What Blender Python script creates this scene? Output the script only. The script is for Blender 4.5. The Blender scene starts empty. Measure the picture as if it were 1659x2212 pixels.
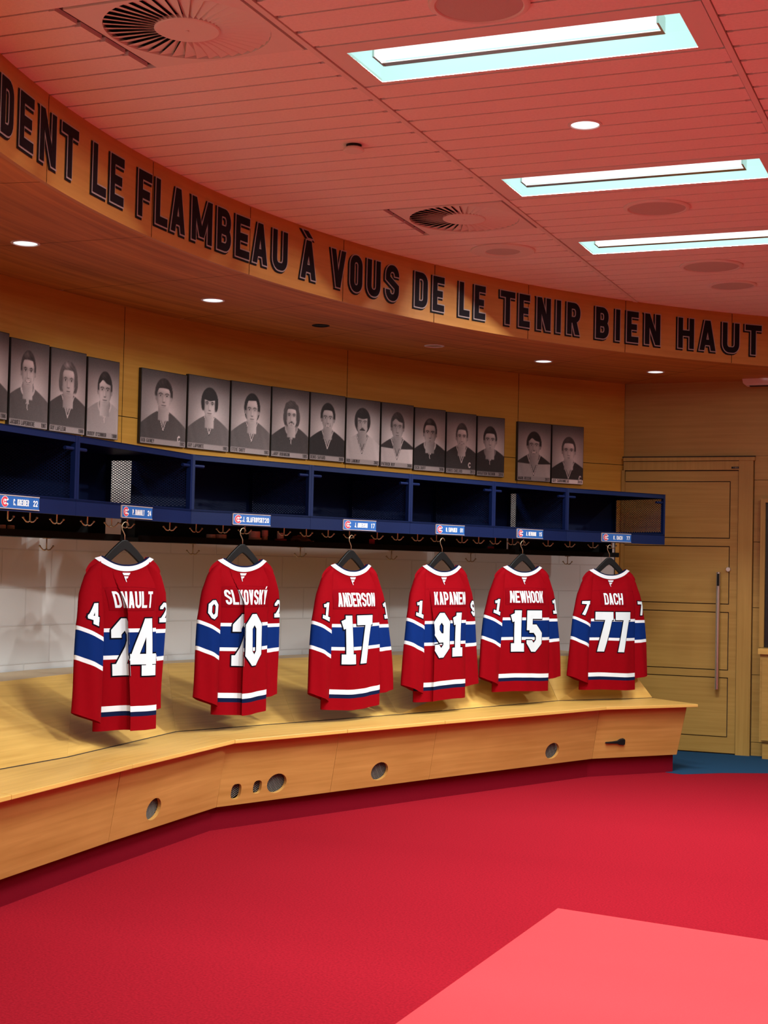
import bpy, bmesh, math, random
import numpy as np
from mathutils import Vector, Matrix

# ------------------------------------------------------------------ scene, camera, lights
scene = bpy.context.scene
COL = scene.collection
scene.view_settings.view_transform = 'Standard'
scene.view_settings.look = 'None'
scene.view_settings.gamma = 1.0
scene.view_settings.use_curve_mapping = False
EXPOSURE = -1.22
scene.view_settings.exposure = EXPOSURE
try:
    scene.cycles.use_denoising = True
    scene.cycles.max_bounces = 10
    scene.cycles.diffuse_bounces = 6
    scene.cycles.sample_clamp_indirect = 8.0
except Exception:
    pass

FPX, CX, CY, HOR, RSL = 3200.0, 829.5, 1106.0, 1221.0, 0.0225
CAMZ = 1.38
TH = math.atan(0.41)
_r = math.atan(RSL)
_p = math.atan((HOR - CY) * math.cos(_r) / FPX)
FWD = Vector((-math.sin(TH) * math.cos(_p), math.cos(TH) * math.cos(_p), math.sin(_p)))
_R = Vector((math.cos(TH), math.sin(TH), 0.0))
_U = _R.cross(FWD)
RT = math.cos(_r) * _R + math.sin(_r) * _U
UP = -math.sin(_r) * _R + math.cos(_r) * _U
CAMP = Vector((0.0, 0.0, CAMZ))

cam_d = bpy.data.cameras.new('camera')
cam = bpy.data.objects.new('camera', cam_d)
COL.objects.link(cam)
cam_d.sensor_fit = 'VERTICAL'
cam_d.sensor_height = 36.0
cam_d.sensor_width = 27.0
cam_d.lens = FPX / 2212.0 * 36.0
cam_d.clip_start = 0.05
cam_d.clip_end = 100.0
cam.matrix_world = Matrix(((RT.x, UP.x, -FWD.x, 0.0), (RT.y, UP.y, -FWD.y, 0.0), (RT.z, UP.z, -FWD.z, CAMZ), (0, 0, 0, 1)))
scene.camera = cam

world = bpy.data.worlds.new('World')
scene.world = world
world.use_nodes = True
world.node_tree.nodes['Background'].inputs[0].default_value = (1.0, 0.95, 0.9, 1)
world.node_tree.nodes['Background'].inputs[1].default_value = 0.02

# room heights (metres)
ZC = CAMZ + 1.82        # ceiling
ZS = CAMZ + 1.472       # soffit / lower edge of the curved fascia
FC, FR = (2.697, 6.015), 6.249      # centre and radius of the fascia arc
WC, WR = (3.561, 5.924), 8.375      # centre and radius of the curved wall
YD = 11.6               # plane of the door wall

LAMP_COL = (0.93, 1.0, 0.97)
FLUO_W = 100.0           # watts per fluorescent trough
SPOT_W = 110.0           # watts per ceiling downlight
SOFFIT_W = 16.0
AIM_W = 400.0

def lamp(name, kind, loc, energy, color=LAMP_COL, size=None, rot=(0, 0, 0), **kw):
    d = bpy.data.lights.new(name, kind)
    d.energy = energy
    d.color = color
    if kind == 'AREA':
        d.shape = 'RECTANGLE'
        d.size, d.size_y = size
    for k, v in kw.items():
        setattr(d, k, v)
    o = bpy.data.objects.new(name, d)
    COL.objects.link(o)
    o.location = loc
    o.rotation_euler = rot
    return o

# unseen lights standing for the room's other troughs and downlights, some added for brightness
for (bx, by) in ((-1.54, 2.2), (-1.54, 3.3), (-0.16, 5.4), (-0.16, 7.2), (-0.16, 8.8), (1.23, 3.0), (1.23, 4.9), (1.23, 6.73), (1.23, 8.1), (4.0, 3.0), (4.0, 6.73), (1.23, 1.0)):
    k_ = (1.7 if by > 3 else 1.2) if bx < -1 else (0.45 if bx < 0 else 0.42)
    lamp('ceiling_trough_light', 'AREA', (bx, by, ZC - 0.02), FLUO_W * k_, size=(1.15, 0.3))
for (bx, by) in ((-0.16, 3.3), (-0.16, 6.3), (-1.0, 2.6)):
    lamp('ceiling_spot_light', 'SPOT', (bx, by, ZC - 0.03), SPOT_W, spot_size=math.radians(120), spot_blend=0.6, shadow_soft_size=0.04)
# unseen narrow spots added on the open side to brighten bench, jerseys and block wall
for (src, dst) in (((0.3, 6.2), (-4.05, 4.4)), ((0.4, 7.2), (-3.95, 5.6)), ((0.6, 8.2), (-3.85, 6.7)), ((0.7, 8.8), (-3.7, 7.5)), ((1.0, 9.4), (-3.45, 8.3)), ((1.1, 9.9), (-3.1, 9.1)), ((1.4, 10.2), (-2.8, 9.9)), ((1.5, 10.6), (-2.4, 10.8))):
    a = Vector((src[0], src[1], ZC - 0.06)); b = Vector((dst[0], dst[1], 1.12))
    o = lamp('added_bench_spot', 'SPOT', a, AIM_W * (1.0 if dst[1] < 9 else 0.62), spot_size=math.radians(28), spot_blend=0.55, shadow_soft_size=0.045)
    o.rotation_mode = 'QUATERNION'
    o.rotation_quaternion = (b - a).to_track_quat('-Z', 'Y')

# ------------------------------------------------------------------ helpers
def ray(px, py):
    return FWD + RT * ((px - CX) / FPX) + UP * ((CY - py) / FPX)

def at_z(px, py, z):
    d = ray(px, py)
    return CAMP + d * ((z - CAMZ) / d.z)

def at_y(px, py, y):
    d = ray(px, py)
    return CAMP + d * (y / d.y)

def at_arc(px, py, c, R):
    d = ray(px, py)
    a = d.x * d.x + d.y * d.y
    b = -2 * (c[0] * d.x + c[1] * d.y)
    cc = c[0] ** 2 + c[1] ** 2 - R * R
    t = (-b + math.sqrt(b * b - 4 * a * cc)) / (2 * a)
    return CAMP + d * t

def at_plane(px, py, P, n):
    d = ray(px, py)
    t = (Vector(P) - CAMP).dot(n) / d.dot(n)
    return CAMP + d * t

def ang(p, c):
    a = math.atan2(p[1] - c[1], p[0] - c[0])
    return a if a > 0 else a + 2 * math.pi

def pol(c, R, a, z):
    return (c[0] + R * math.cos(a), c[1] + R * math.sin(a), z)

class MB:
    def __init__(s):
        s.v = []; s.f = []; s.m = []; s.uv = {}
    def face(s, pts, mi=0, uv=None):
        i0 = len(s.v)
        s.v.extend([tuple(p) for p in pts])
        if uv is not None:
            s.uv[len(s.f)] = uv
        s.f.append(tuple(range(i0, i0 + len(pts)))); s.m.append(mi)
    def mesh(s, verts, faces, mi=0):
        i0 = len(s.v)
        s.v.extend([tuple(p) for p in verts])
        for k, f in enumerate(faces):
            s.f.append(tuple(i + i0 for i in f))
            s.m.append(mi if isinstance(mi, int) else mi[k])
    def box(s, lo, hi, mi=0, M=None):
        x0, y0, z0 = lo; x1, y1, z1 = hi
        vs = [Vector(p) for p in ((x0, y0, z0), (x1, y0, z0), (x1, y1, z0), (x0, y1, z0), (x0, y0, z1), (x1, y0, z1), (x1, y1, z1), (x0, y1, z1))]
        if M is not None:
            vs = [M @ p for p in vs]
        s.mesh(vs, [(0, 3, 2, 1), (4, 5, 6, 7), (0, 1, 5, 4), (1, 2, 6, 5), (2, 3, 7, 6), (3, 0, 4, 7)], mi)
    def prism(s, poly, h0, h1, mi=0, ax='z', M=None):
        def P(a, b, h):
            p = Vector((a, b, h)) if ax == 'z' else (Vector((a, h, b)) if ax == 'y' else Vector((h, a, b)))
            return M @ p if M is not None else p
        n = len(poly)
        vs = [P(a, b, h0) for a, b in poly] + [P(a, b, h1) for a, b in poly]
        fs = [tuple(range(n))[::-1], tuple(range(n, 2 * n))] + [(i, (i + 1) % n, n + (i + 1) % n, n + i) for i in range(n)]
        s.mesh(vs, fs, mi)
    def hull8(s, a, b, mi=0):
        """solid between two quads a and b (each four points in order)"""
        s.mesh(list(a) + list(b), [(3, 2, 1, 0), (4, 5, 6, 7), (0, 1, 5, 4), (1, 2, 6, 5), (2, 3, 7, 6), (3, 0, 4, 7)], mi)
    def tube(s, path, r, n=8, mi=0, caps=True):
        path = [Vector(p) for p in path]
        rs = r if isinstance(r, (list, tuple)) else [r] * len(path)
        rings = []
        ref = None
        for i, p in enumerate(path):
            t = (path[min(i + 1, len(path) - 1)] - path[max(i - 1, 0)]).normalized()
            if ref is None:
                ref = Vector((0, 0, 1)) if abs(t.z) < 0.9 else Vector((1, 0, 0))
            a = t.cross(ref)
            if a.length < 1e-6:
                a = t.orthogonal()
            a.normalize(); b = a.cross(t).normalized(); ref = b
            rings.append([p + (a * math.cos(2 * math.pi * k / n) + b * math.sin(2 * math.pi * k / n)) * rs[i] for k in range(n)])
        i0 = len(s.v)
        for rg in rings:
            s.v.extend([tuple(q) for q in rg])
        for i in range(len(rings) - 1):
            for k in range(n):
                s.f.append((i0 + i * n + k, i0 + i * n + (k + 1) % n, i0 + (i + 1) * n + (k + 1) % n, i0 + (i + 1) * n + k)); s.m.append(mi)
        if caps:
            s.f.append(tuple(i0 + k for k in range(n))[::-1]); s.m.append(mi)
            e = i0 + (len(rings) - 1) * n
            s.f.append(tuple(e + k for k in range(n))); s.m.append(mi)
    def lathe(s, prof, n=24, mi=0, M=None, axis='z'):
        """prof: list of (radius, height)"""
        i0 = len(s.v)
        for (r, h) in prof:
            for k in range(n):
                a = 2 * math.pi * k / n
                p = Vector((r * math.cos(a), r * math.sin(a), h)) if axis == 'z' else Vector((r * math.cos(a), h, r * math.sin(a)))
                s.v.append(tuple(M @ p if M is not None else p))
        for i in range(len(prof) - 1):
            for k in range(n):
                s.f.append((i0 + i * n + k, i0 + i * n + (k + 1) % n, i0 + (i + 1) * n + (k + 1) % n, i0 + (i + 1) * n + k))
                s.m.append(mi if isinstance(mi, int) else mi[i])
    def build(s, name, mats, parent=None, grain=(1, 0, 0), smooth=False, merge=False, uvoff=None, recalc=True):
        me = bpy.data.meshes.new(name)
        me.from_pydata(s.v, [], s.f)
        mats = mats if isinstance(mats, (list, tuple)) else [mats]
        for m in mats:
            me.materials.append(m)
        for p, mi in zip(me.polygons, s.m):
            p.material_index = mi
            p.use_smooth = smooth
        if merge or recalc:
            bm = bmesh.new(); bm.from_mesh(me)
            if merge:
                bmesh.ops.remove_doubles(bm, verts=bm.verts, dist=1e-5)
            if recalc and not s.uv:
                bmesh.ops.recalc_face_normals(bm, faces=bm.faces)
            bm.to_mesh(me); bm.free()
        uvl = me.uv_layers.new(name='UVMap')
        g = Vector(grain).normalized()
        random.seed(hash(name) % 1000 + len(s.v))
        ox, oy = uvoff if uvoff is not None else (random.random() * 7, random.random() * 7)
        for p in me.polygons:
            cu = s.uv.get(p.index)
            if cu is not None:
                for li, c in zip(p.loop_indices, cu):
                    uvl.data[li].uv = c
                continue
            nrm = p.normal
            gu = g - nrm * g.dot(nrm)
            if gu.length < 0.2:
                alt = Vector((0, 0, 1)) if abs(nrm.z) < 0.9 else Vector((0, 1, 0))
                gu = alt - nrm * alt.dot(nrm)
            gu.normalize(); gv = nrm.cross(gu)
            for li in p.loop_indices:
                co = me.vertices[me.loops[li].vertex_index].co
                uvl.data[li].uv = (co.dot(gu) + ox, co.dot(gv) + oy)
        me.update()
        o = bpy.data.objects.new(name, me)
        COL.objects.link(o)
        if parent is not None:
            o.parent = parent
        return o

def tag(o, label, cat, group=None, kind=None):
    o['label'] = label
    o['category'] = cat
    if group:
        o['group'] = group
    if kind:
        o['kind'] = kind
    return o

def thing(name, label, cat, loc=(0, 0, 0), rotz=0.0, group=None):
    o = bpy.data.objects.new(name, None)
    COL.objects.link(o)
    o.empty_display_size = 0.1
    o.location = loc
    o.rotation_euler = (0, 0, rotz)
    return tag(o, label, cat, group)

def struct(o, label=None):
    o['kind'] = 'structure'
    if label:
        o['label'] = label
    return o

def copy_tree(o, parent=None):
    c = o.copy(); COL.objects.link(c)
    if parent is not None:
        c.parent = parent
    for ch in list(o.children):
        copy_tree(ch, c)
    return c

# ------------------------------------------------------------------ materials
def new_mat(name):
    m = bpy.data.materials.new(name)
    m.use_nodes = True
    nt = m.node_tree
    return m, nt, nt.nodes['Principled BSDF']

def plain(name, color, rough=0.5, metal=0.0, spec=0.5, noise=0.0, nscale=60.0, bump=0.0, bscale=200.0):
    m, nt, b = new_mat(name)
    b.inputs['Base Color'].default_value = (*color, 1)
    b.inputs['Roughness'].default_value = rough
    b.inputs['Metallic'].default_value = metal
    b.inputs['Specular IOR Level'].default_value = spec
    if noise or bump:
        tc = nt.nodes.new('ShaderNodeTexCoord')
    if noise:
        n = nt.nodes.new('ShaderNodeTexNoise'); n.inputs['Scale'].default_value = nscale; n.inputs['Detail'].default_value = 4
        nt.links.new(tc.outputs['Object'], n.inputs['Vector'])
        mx = nt.nodes.new('ShaderNodeMix'); mx.data_type = 'RGBA'
        mx.inputs['A'].default_value = (*[c * (1 - noise) for c in color], 1)
        mx.inputs['B'].default_value = (*[min(1, c * (1 + noise)) for c in color], 1)
        nt.links.new(n.outputs['Fac'], mx.inputs['Factor'])
        nt.links.new(mx.outputs['Result'], b.inputs['Base Color'])
    if bump:
        n2 = nt.nodes.new('ShaderNodeTexNoise'); n2.inputs['Scale'].default_value = bscale; n2.inputs['Detail'].default_value = 3
        nt.links.new(tc.outputs['Object'], n2.inputs['Vector'])
        bp_ = nt.nodes.new('ShaderNodeBump'); bp_.inputs['Strength'].default_value = bump; bp_.inputs['Distance'].default_value = 0.003
        nt.links.new(n2.outputs['Fac'], bp_.inputs['Height'])
        nt.links.new(bp_.outputs['Normal'], b.inputs['Normal'])
    return m

def wood(name, c1, c2, rough=0.38, sx=0.9, sy=22.0, blotch=0.35, spec=0.4):
    """veneer: streaks along U, wide soft blotches, fine pores"""
    m, nt, b = new_mat(name)
    L = nt.links
    tc = nt.nodes.new('ShaderNodeTexCoord')
    mp = nt.nodes.new('ShaderNodeMapping'); mp.inputs['Scale'].default_value = (sx, sy, 1)
    L.new(tc.outputs['UV'], mp.inputs['Vector'])
    n1 = nt.nodes.new('ShaderNodeTexNoise'); n1.inputs['Scale'].default_value = 1.6; n1.inputs['Detail'].default_value = 6; n1.inputs['Distortion'].default_value = 0.6
    L.new(mp.outputs['Vector'], n1.inputs['Vector'])
    mp2 = nt.nodes.new('ShaderNodeMapping'); mp2.inputs['Scale'].default_value = (1.4, 3.0, 1)
    L.new(tc.outputs['UV'], mp2.inputs['Vector'])
    n2 = nt.nodes.new('ShaderNodeTexNoise'); n2.inputs['Scale'].default_value = 1.5; n2.inputs['Detail'].default_value = 3
    L.new(mp2.outputs['Vector'], n2.inputs['Vector'])
    mul = nt.nodes.new('ShaderNodeMath'); mul.operation = 'MULTIPLY_ADD'
    mul.inputs[1].default_value = blotch; mul.inputs[2].default_value = 0.0
    L.new(n2.outputs['Fac'], mul.inputs[0])
    add = nt.nodes.new('ShaderNodeMath'); add.operation = 'MULTIPLY_ADD'
    add.inputs[1].default_value = 1.0 - blotch
    L.new(n1.outputs['Fac'], add.inputs[0]); L.new(mul.outputs[0], add.inputs[2])
    rmp = nt.nodes.new('ShaderNodeValToRGB')
    rmp.color_ramp.elements[0].position = 0.33; rmp.color_ramp.elements[0].color = (*c1, 1)
    rmp.color_ramp.elements[1].position = 0.66; rmp.color_ramp.elements[1].color = (*c2, 1)
    L.new(add.outputs[0], rmp.inputs['Fac'])
    L.new(rmp.outputs['Color'], b.inputs['Base Color'])
    b.inputs['Roughness'].default_value = rough
    b.inputs['Specular IOR Level'].default_value = spec
    return m

M = {}
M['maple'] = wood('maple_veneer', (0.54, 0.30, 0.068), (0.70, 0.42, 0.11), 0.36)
M['skirtwood'] = wood('maple_skirt_shaded', (0.40, 0.19, 0.045), (0.53, 0.27, 0.075), 0.38)  # same maple as the seat; shade and red bounce put into its colour
M['wallwood'] = wood('maple_wall_panel', (0.50, 0.235, 0.030), (0.60, 0.305, 0.050), 0.42)
M['fasciawood'] = wood('fascia_veneer', (0.44, 0.19, 0.040), (0.54, 0.25, 0.060), 0.45)
M['soffitwood'] = wood('soffit_veneer', (0.34, 0.112, 0.016), (0.60, 0.235, 0.045), 0.5, spec=0.25, sx=0.5, sy=14, blotch=0.2)
M['doorwood'] = wood('door_veneer', (0.34, 0.185, 0.038), (0.43, 0.25, 0.060), 0.42, sx=0.8, sy=26)
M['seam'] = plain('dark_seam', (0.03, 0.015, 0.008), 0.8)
M['ledge'] = plain('bench_ledge', (0.48, 0.34, 0.2), 0.5, noise=0.1, nscale=30)
M['navy'] = plain('navy_locker_paint', (0.003, 0.0085, 0.047), 0.45, spec=0.13, noise=0.06, nscale=180)
M['navyd'] = plain('navy_mesh_paint', (0.004, 0.009, 0.04), 0.5, spec=0.2)
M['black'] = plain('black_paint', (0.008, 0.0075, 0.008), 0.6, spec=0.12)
M['hanger'] = plain('black_hanger_plastic', (0.006, 0.006, 0.0065), 0.4, spec=0.2)
M['bronze'] = plain('hook_bronze', (0.46, 0.36, 0.24), 0.38, metal=0.9)
M['steel'] = plain('brushed_steel', (0.62, 0.6, 0.58), 0.28, metal=1.0)
M['chrome'] = plain('chrome', (0.8, 0.8, 0.8), 0.15, metal=1.0)
M['whitepl'] = plain('white_plastic', (0.75, 0.72, 0.7), 0.5)
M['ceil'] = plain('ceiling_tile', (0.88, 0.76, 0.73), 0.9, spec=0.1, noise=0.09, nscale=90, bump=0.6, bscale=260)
M['ceilmetal'] = plain('ceiling_metal', (0.78, 0.68, 0.65), 0.6, spec=0.2)
M['groove'] = plain('ceiling_joint', (0.09, 0.06, 0.055), 0.9)
M['spk'] = plain('speaker_grille', (0.55, 0.46, 0.44), 0.8, noise=0.15, nscale=400)
M['dark'] = plain('plenum_dark', (0.015, 0.012, 0.012), 0.9)
M['carpet'] = plain('red_carpet', (0.27, 0.0078, 0.017), 0.95, spec=0.03, noise=0.5, nscale=110, bump=0.35, bscale=700)
M['kick'] = plain('red_kick_carpet_shaded', (0.16, 0.003, 0.011), 0.9, spec=0.05, noise=0.15, nscale=200, bump=0.3, bscale=400)  # darker than the floor carpet: the seat overhang's shade is put into the colour
M['rug'] = plain('rose_carpet', (0.58, 0.056, 0.066), 0.95, spec=0.05, noise=0.1, nscale=180, bump=0.6, bscale=500)
M['blue'] = plain('blue_carpet', (0.016, 0.06, 0.125), 0.95, spec=0.05, noise=0.2, nscale=150, bump=0.5, bscale=400)
M['jred'] = plain('jersey_red', (0.215, 0.0008, 0.0045), 0.8, spec=0.04, noise=0.06, nscale=40, bump=0.15, bscale=900)
M['jblue'] = plain('jersey_blue', (0.002, 0.018, 0.125), 0.75, spec=0.05, noise=0.06, nscale=40)
M['jnavy'] = plain('jersey_navy', (0.004, 0.009, 0.042), 0.75, spec=0.05)
M['jwhite'] = plain('jersey_white', (0.68, 0.74, 0.79), 0.75, spec=0.1)
M['twill'] = plain('number_twill', (0.62, 0.71, 0.75), 0.7, spec=0.1)
M['twilledge'] = plain('number_edge', (0.003, 0.003, 0.008), 0.8, spec=0.03)
M['namebar'] = plain('name_bar', (0.185, 0.001, 0.005), 0.8, spec=0.03)
M['plate'] = plain('plate_blue', (0.010, 0.09, 0.33), 0.4)
M['logored'] = plain('logo_red', (0.55, 0.02, 0.05), 0.5)
M['white'] = plain('white_paint', (0.85, 0.85, 0.85), 0.5)
M['lfill'] = plain('letter_dark', (0.008, 0.005, 0.009), 0.7, spec=0.15)
M['lgrey'] = plain('letter_outline', (0.40, 0.32, 0.31), 0.5)
M['tape'] = plain('tape_roll', (0.85, 0.52, 0.42), 0.6)
M['taped'] = plain('dull_box', (0.22, 0.09, 0.07), 0.7)
M['tapered'] = plain('red_tape', (0.5, 0.02, 0.03), 0.6)
M['leather'] = plain('brown_leather', (0.24, 0.09, 0.04), 0.6, noise=0.2, nscale=40)
M['glassblk'] = plain('black_screen', (0.006, 0.006, 0.007), 0.2)
M['pframe'] = plain('picture_edge', (0.015, 0.012, 0.013), 0.5)
M['captxt'] = plain('caption_ink', (0.03, 0.02, 0.022), 0.6)
M['pinkcase'] = plain('casing_white', (0.75, 0.62, 0.6), 0.6)
M['vent'] = plain('vent_wire', (0.20, 0.19, 0.17), 0.45, metal=0.4)

# print: colours stored per point
m_, nt_, b_ = new_mat('portrait_print')
at_ = nt_.nodes.new('ShaderNodeAttribute'); at_.attribute_name = 'print'
nt_.links.new(at_.outputs['Color'], b_.inputs['Base Color'])
b_.inputs['Roughness'].default_value = 0.55
M['print'] = m_

# painted concrete block: brick texture over arc length / height
m_, nt_, b_ = new_mat('painted_block')
tc_ = nt_.nodes.new('ShaderNodeTexCoord')
br_ = nt_.nodes.new('ShaderNodeTexBrick')
br_.inputs['Scale'].default_value = 1.0
br_.inputs['Brick Width'].default_value = 0.40
br_.inputs['Row Height'].default_value = 0.203
br_.inputs['Mortar Size'].default_value = 0.005
br_.inputs['Mortar Smooth'].default_value = 0.4
br_.inputs['Color1'].default_value = (0.66, 0.63, 0.62, 1)
br_.inputs['Color2'].default_value = (0.64, 0.62, 0.61, 1)
br_.inputs['Mortar'].default_value = (0.58, 0.55, 0.54, 1)
nt_.links.new(tc_.outputs['UV'], br_.inputs['Vector'])
nt_.links.new(br_.outputs['Color'], b_.inputs['Base Color'])
bu_ = nt_.nodes.new('ShaderNodeBump'); bu_.invert = True
bu_.inputs['Strength'].default_value = 0.6; bu_.inputs['Distance'].default_value = 0.004
nt_.links.new(br_.outputs['Fac'], bu_.inputs['Height'])
nt_.links.new(bu_.outputs['Normal'], b_.inputs['Normal'])
b_.inputs['Roughness'].default_value = 0.55
M['block'] = m_

def emit(name, color, strength, base=(0.8, 0.8, 0.8)):
    m = bpy.data.materials.new(name); m.use_nodes = True
    nt = m.node_tree
    b = nt.nodes['Principled BSDF']
    b.inputs['Base Color'].default_value = (*base, 1)
    if base[0] < 0.1: b.inputs['Specular IOR Level'].default_value = 0.0
    b.inputs['Emission Color'].default_value = (*color, 1)
    b.inputs['Emission Strength'].default_value = strength
    return m
M['tube'] = emit('lamp_tube', (0.9, 1.0, 0.98), 3.2)
M['pan'] = emit('lamp_reflector_glow', (0.60, 1.0, 0.92), 2.4, (0.003, 0.005, 0.0045))  # near-black base; lamp light falling on the reflector is put in as emission
M['bulb'] = emit('downlight_bulb', (0.85, 1.0, 1.0), 4.0)
M['bulbdim'] = emit('downlight_dim', (0.7, 0.9, 0.95), 0.9)

# ------------------------------------------------------------------ lettering (strokes -> flat polygons)
def arcpts(cx, cy, rx, ry, a0, a1, n=6):
    return [(cx + rx * math.cos(math.radians(a0 + (a1 - a0) * i / n)), cy + ry * math.sin(math.radians(a0 + (a1 - a0) * i / n))) for i in range(n + 1)]

def stroke(pts, hw, e=0.0, closed=False):
    """polyline -> list of quads with mitred joints; open ends grow by e"""
    pts = [Vector((x, y)) for x, y in pts]
    pts = [p for i, p in enumerate(pts) if i == 0 or (p - pts[i - 1]).length > 1e-6]
    if closed and (pts[0] - pts[-1]).length < 1e-6:
        pts.pop()
    h = hw + e
    n = len(pts)
    if not closed and e:
        pts[0] = pts[0] - (pts[1] - pts[0]).normalized() * e
        pts[-1] = pts[-1] + (pts[-1] - pts[-2]).normalized() * e
    L, Rr = [], []
    for i in range(n):
        d0 = (pts[i] - pts[i - 1]) if (i > 0 or closed) else None
        d1 = (pts[(i + 1) % n] - pts[i]) if (i < n - 1 or closed) else None
        if d0 is None: d0 = d1
        if d1 is None: d1 = d0
        n0 = Vector((-d0.y, d0.x)).normalized(); n1 = Vector((-d1.y, d1.x)).normalized()
        mm = (n0 + n1)
        if mm.length < 1e-4: mm = n0
        mm.normalize()
        k = h / max(0.45, mm.dot(n0))
        L.append(pts[i] + mm * k); Rr.append(pts[i] - mm * k)
    out = []
    for i in range(n if closed else n - 1):
        j = (i + 1) % n
        out.append([tuple(L[i]), tuple(Rr[i]), tuple(Rr[j]), tuple(L[j])])
    return out

def diag(x0, y0, x1, y1, hw, e=0.0):
    """slanted limb with level ends"""
    dx, dy = x1 - x0, y1 - y0
    ln = math.hypot(dx, dy)
    hx = (hw + e) * ln / abs(dy)
    s = e / abs(dy)
    a = (x0 - dx * s, y0 - dy * s); b = (x1 + dx * s, y1 + dy * s)
    return [[(a[0] - hx, a[1]), (a[0] + hx, a[1]), (b[0] + hx, b[1]), (b[0] - hx, b[1])]]

def glyph(ch, w, h, t, e=0.0, block=False):
    """polygons of one character in a w x h box (stroke width t), grown by e"""
    q = t / 2.0
    l, r_, b, T = q, w - q, q, h - q
    mid = h * 0.5
    c = min(min(w, h) * (0.30 if not block else 0.26), (w - t) * 0.48, (h * 0.5 - q) * 0.42)
    P = []
    S = lambda pts, closed=False: P.extend(stroke(pts, q, e, closed))
    D = lambda x0, y0, x1, y1: P.extend(diag(x0, y0, x1, y1, q, e))
    def corner(cx, cy, a0, a1):
        if block:
            return arcpts(cx, cy, c, c, a0, a1, 1)
        return arcpts(cx, cy, c, c * 1.15, a0, a1, 5)
    c2 = c if block else c * 1.15
    BL = lambda: corner(l + c, b + c2, 180, 270)
    BR = lambda: corner(r_ - c, b + c2, 270, 360)
    TR = lambda: corner(r_ - c, T - c2, 0, 90)
    TL = lambda: corner(l + c, T - c2, 90, 180)
    sl = q * 1.25
    if ch in 'AÀ':
        D(sl, 0, w / 2 - q * 0.15, h); D(w - sl, 0, w / 2 + q * 0.15, h)
        S([(w * 0.24, h * 0.27), (w * 0.76, h * 0.27)])
        if ch == 'À':
            P.extend(diag(w * 0.58, h * 1.07, w * 0.28, h * 1.24, q * 0.75, e))
    elif ch == 'B':
        S([(l, 0), (l, h)])
        S([(l, T), (r_ - c - t * .1, T)] + corner(r_ - c - t * .1, T - c2, 90, 0) + corner(r_ - c - t * .1, mid + c2 * .9, 0, -90) + [(l, mid)])
        S([(l, mid), (r_ - c, mid)] + corner(r_ - c, mid - c2, 90, 0) + corner(r_ - c, b + c2, 0, -90) + [(l, b)])
    elif ch in 'CG':
        S([(r_, h * 0.66)] + TR() + TL() + BL() + BR() + [(r_, h * (0.34 if ch == 'C' else 0.46))])
        if ch == 'G':
            S([(r_ + q, h * 0.46), (w * 0.52, h * 0.46)])
    elif ch == 'D':
        S([(l, 0), (l, h)])
        S([(l, T), (r_ - c, T)] + corner(r_ - c, T - c2, 90, 0) + corner(r_ - c, b + c2, 0, -90) + [(l, b)])
    elif ch in 'EF':
        S([(l, 0), (l, h)]); S([(l, T), (w, T)]); S([(l, mid), (w * 0.86, mid)])
        if ch == 'E': S([(l, b), (w, b)])
    elif ch == 'H':
        S([(l, 0), (l, h)]); S([(r_, 0), (r_, h)]); S([(l, mid), (r_, mid)])
    elif ch == 'I':
        S([(w / 2, 0), (w / 2, h)])
    elif ch == 'J':
        S([(r_, h)] + corner(r_ - c, b + c2, 0, -90) + BL()[::-1] + [(l, h * 0.33)])
    elif ch == 'K':
        S([(l, 0), (l, h)]); D(l + q, h * 0.38, w - sl, h); D(w - sl, 0, l + t * 0.9, h * 0.62)
    elif ch == 'L':
        S([(l, 0), (l, h)]); S([(l, b), (w, b)])
    elif ch == 'M':
        S([(l, 0), (l, h)]); S([(r_, 0), (r_, h)])
        D(w / 2, h * 0.12, l, h); D(w / 2, h * 0.12, r_, h)
    elif ch == 'N':
        S([(l, 0), (l, h)]); S([(r_, 0), (r_, h)]); D(r_, 0, l, h)
    elif ch in 'OQ0':
        S(TR() + TL() + BL() + BR(), True)
        if ch == 'Q': D(w, -h * 0.04, w * 0.55, h * 0.25)
    elif ch == 'P':
        S([(l, 0), (l, h)])
        S([(l, T), (r_ - c, T)] + corner(r_ - c, T - c2, 90, 0) + corner(r_ - c, h * 0.42 + c2, 0, -90) + [(l, h * 0.42)])
    elif ch == 'R':
        S([(l, 0), (l, h)])
        S([(l, T), (r_ - c, T)] + corner(r_ - c, T - c2, 90, 0) + corner(r_ - c, h * 0.46 + c2, 0, -90) + [(l, h * 0.46)])
        D(w - sl, 0, w * 0.52, h * 0.46)
    elif ch == 'S':
        S([(r_, h * 0.70)] + TR() + TL() + [(l, h * 0.62), (r_, h * 0.40)] + BR()[::-1] + BL()[::-1] + [(l, h * 0.30)])
    elif ch == 'T':
        S([(w / 2, 0), (w / 2, h)]); S([(0, T), (w, T)])
    elif ch == 'U':
        S([(l, h)] + BL() + BR() + [(r_, h)])
    elif ch == 'V':
        D(w / 2, 0, sl, h); D(w / 2, 0, w - sl, h)
    elif ch == 'W':
        D(w * 0.28, 0, sl * .8, h); D(w * 0.28, 0, w / 2, h); D(w * 0.72, 0, w / 2, h); D(w * 0.72, 0, w - sl * .8, h)
    elif ch == 'X':
        D(sl, 0, w - sl, h); D(w - sl, 0, sl, h)
    elif ch in 'YÝ':
        S([(w / 2, 0), (w / 2, h * 0.45)]); D(w / 2, h * 0.38, sl, h); D(w / 2, h * 0.38, w - sl, h)
        if ch == 'Ý':
            P.extend(diag(w * 0.45, h * 1.06, w * 0.72, h * 1.24, q * 0.7, e))
    elif ch == 'Z':
        S([(0, T), (w, T)]); S([(0, b), (w, b)]); D(sl, b, w - sl, T)
    elif ch == '1':
        S([(w * 0.55, 0), (w * 0.55, h)])
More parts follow.
